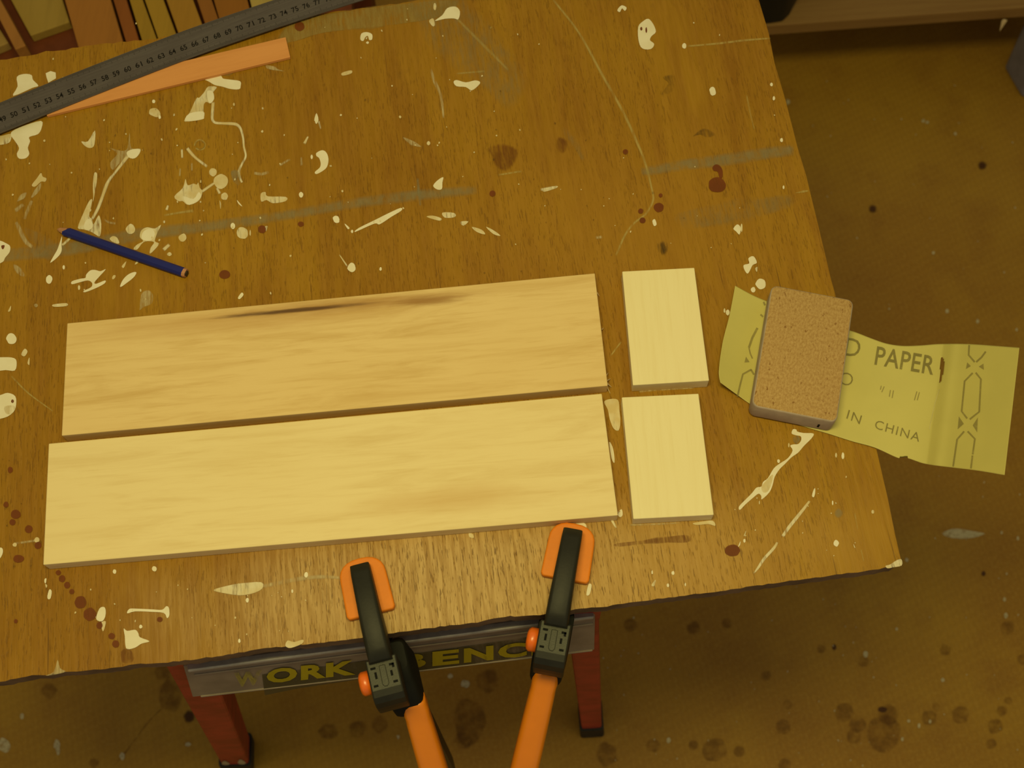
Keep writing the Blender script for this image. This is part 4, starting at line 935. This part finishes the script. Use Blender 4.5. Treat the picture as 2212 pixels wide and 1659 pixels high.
# ------------------------------------------------------------------ spots on the floor
def fm(outline, mat, feather=3, name='floor_stain'): mark(name, outline, mat, FLR, 0, feather)
f8 = lambda x, y, rx, ry=None, mat='floor_dark', fe=4: fm(ell(*k8([(x, y)])[0], rx, ry or rx, 0, 14, .1), mat, fe, 'floor_stain' if mat == 'floor_dark' else 'floor_paint_spot')
for a in ((150, 850, 12), (480, 865, 12), (655, 840, 9), (1800, 980, 10), (2125, 865, 13), (975, 1265, 8), (950, 1385, 14), (590, 1505, 24), (1475, 1420, 36), (1270, 1310, 18), (1500, 1320, 20), (1340, 1370, 16), (1880, 1320, 17), (1715, 1335, 14), (2060, 1380, 14), (2095, 1300, 9), (1750, 1275, 6), (860, 1115, 9), (2205, 1030, 10), (480, 1480, 8), (270, 1480, 12), (960, 1580, 12), (2040, 1470, 9), (1150, 975, 7), (2130, 1245, 6), (720, 1510, 10), (1320, 1430, 14), (1370, 1040, 10)): f8(*a)
f8(1470, 1292, 9, 6, 'floor_black', 1); f8(1218, 965, 4, 6, 'floor_black', 1); f8(2000, 580, 4, 5, 'floor_black', 1)
for x, y, rx, ry in ((1382, 1002, 5, 7), (1787, 1137, 3.5, 4), (350, 1453, 4, 6), (2117, 800, 3.5, 6), (2110, 715, 3, 4), (1720, 1355, 2.5, 4), (1662, 1377, 2.5, 5), (1608, 1352, 3, 3), (1545, 870, 2.5, 3), (2180, 395, 2.5, 4), (1598, 508, 3, 4), (2095, 365, 2, 3), (1575, 1447, 2.5, 4)): f8(x, y, rx, ry, 'floor_pale', .8)
fm([(2038, 1152), (2060, 1143), (2085, 1146), (2115, 1150), (2125, 1153), (2105, 1160), (2075, 1162), (2050, 1160)], 'floor_pale', 4, 'floor_paint_spot')
for x, y, rx, ry, mt in ((2122, 357, 6, 6, 'floor_black'), (1885, 451, 5, 5, 'floor_black'), (408, 1548, 8, 9, 'floor_black'), (203, 1648, 8, 8, 'floor_dark'), (106, 1492, 14, 14, 'floor_dark'), (370, 1500, 24, 34, 'floor_dark'), (350, 1452, 14, 12, 'floor_dark'), (820, 1565, 14, 16, 'floor_dark'), (772, 1575, 15, 16, 'floor_dark'), (708, 1580, 18, 14, 'floor_dark'), (1055, 1470, 22, 24, 'floor_dark'), (1015, 1560, 30, 48, 'floor_dark'), (1000, 1600, 18, 14, 'floor_dark'), (1310, 1630, 20, 24, 'floor_dark'), (1140, 1620, 12, 10, 'floor_dark')): fm(ell(x, y, rx, ry, 0, 14, .15), mt, 5)
for x, y, rx, ry in ((8, 1610, 14, 15), (123, 1608, 7, 10), (125, 1620, 4, 10), (47, 1547, 3.5, 7), (264, 1634, 5, 7), (406, 1608, 6, 4), (1005, 1477, 8, 8), (973, 1460, 5, 5), (860, 1592, 3, 4), (2046, 672, 3, 4), (2112, 694, 3, 4), (2196, 712, 2, 3), (1995, 261, 4, 3), (2003, 264, 3, 3), (2064, 289, 2.5, 3), (2016, 546, 2.5, 3), (1702, 220, 4, 5)): fm(ell(x, y, rx, ry, 0, 10, .2), 'floor_pale', .8, 'floor_paint_spot')
strip_mark('floor_crack', [(350, 1530), (320, 1560), (290, 1600), (265, 1632), (245, 1655)], [3, 3, 3, 4, 3], 'floor_dark', FLR, 0, 3)
specks('floor_specks', [(rs.uniform(1700, 2210), rs.uniform(150, 1650), rs.uniform(1, 2)) for _ in range(70)]+[(rs.uniform(1300, 1900), rs.uniform(1330, 1655), rs.uniform(1, 2)) for _ in range(40)], 'floor_pale', FLR, 0)
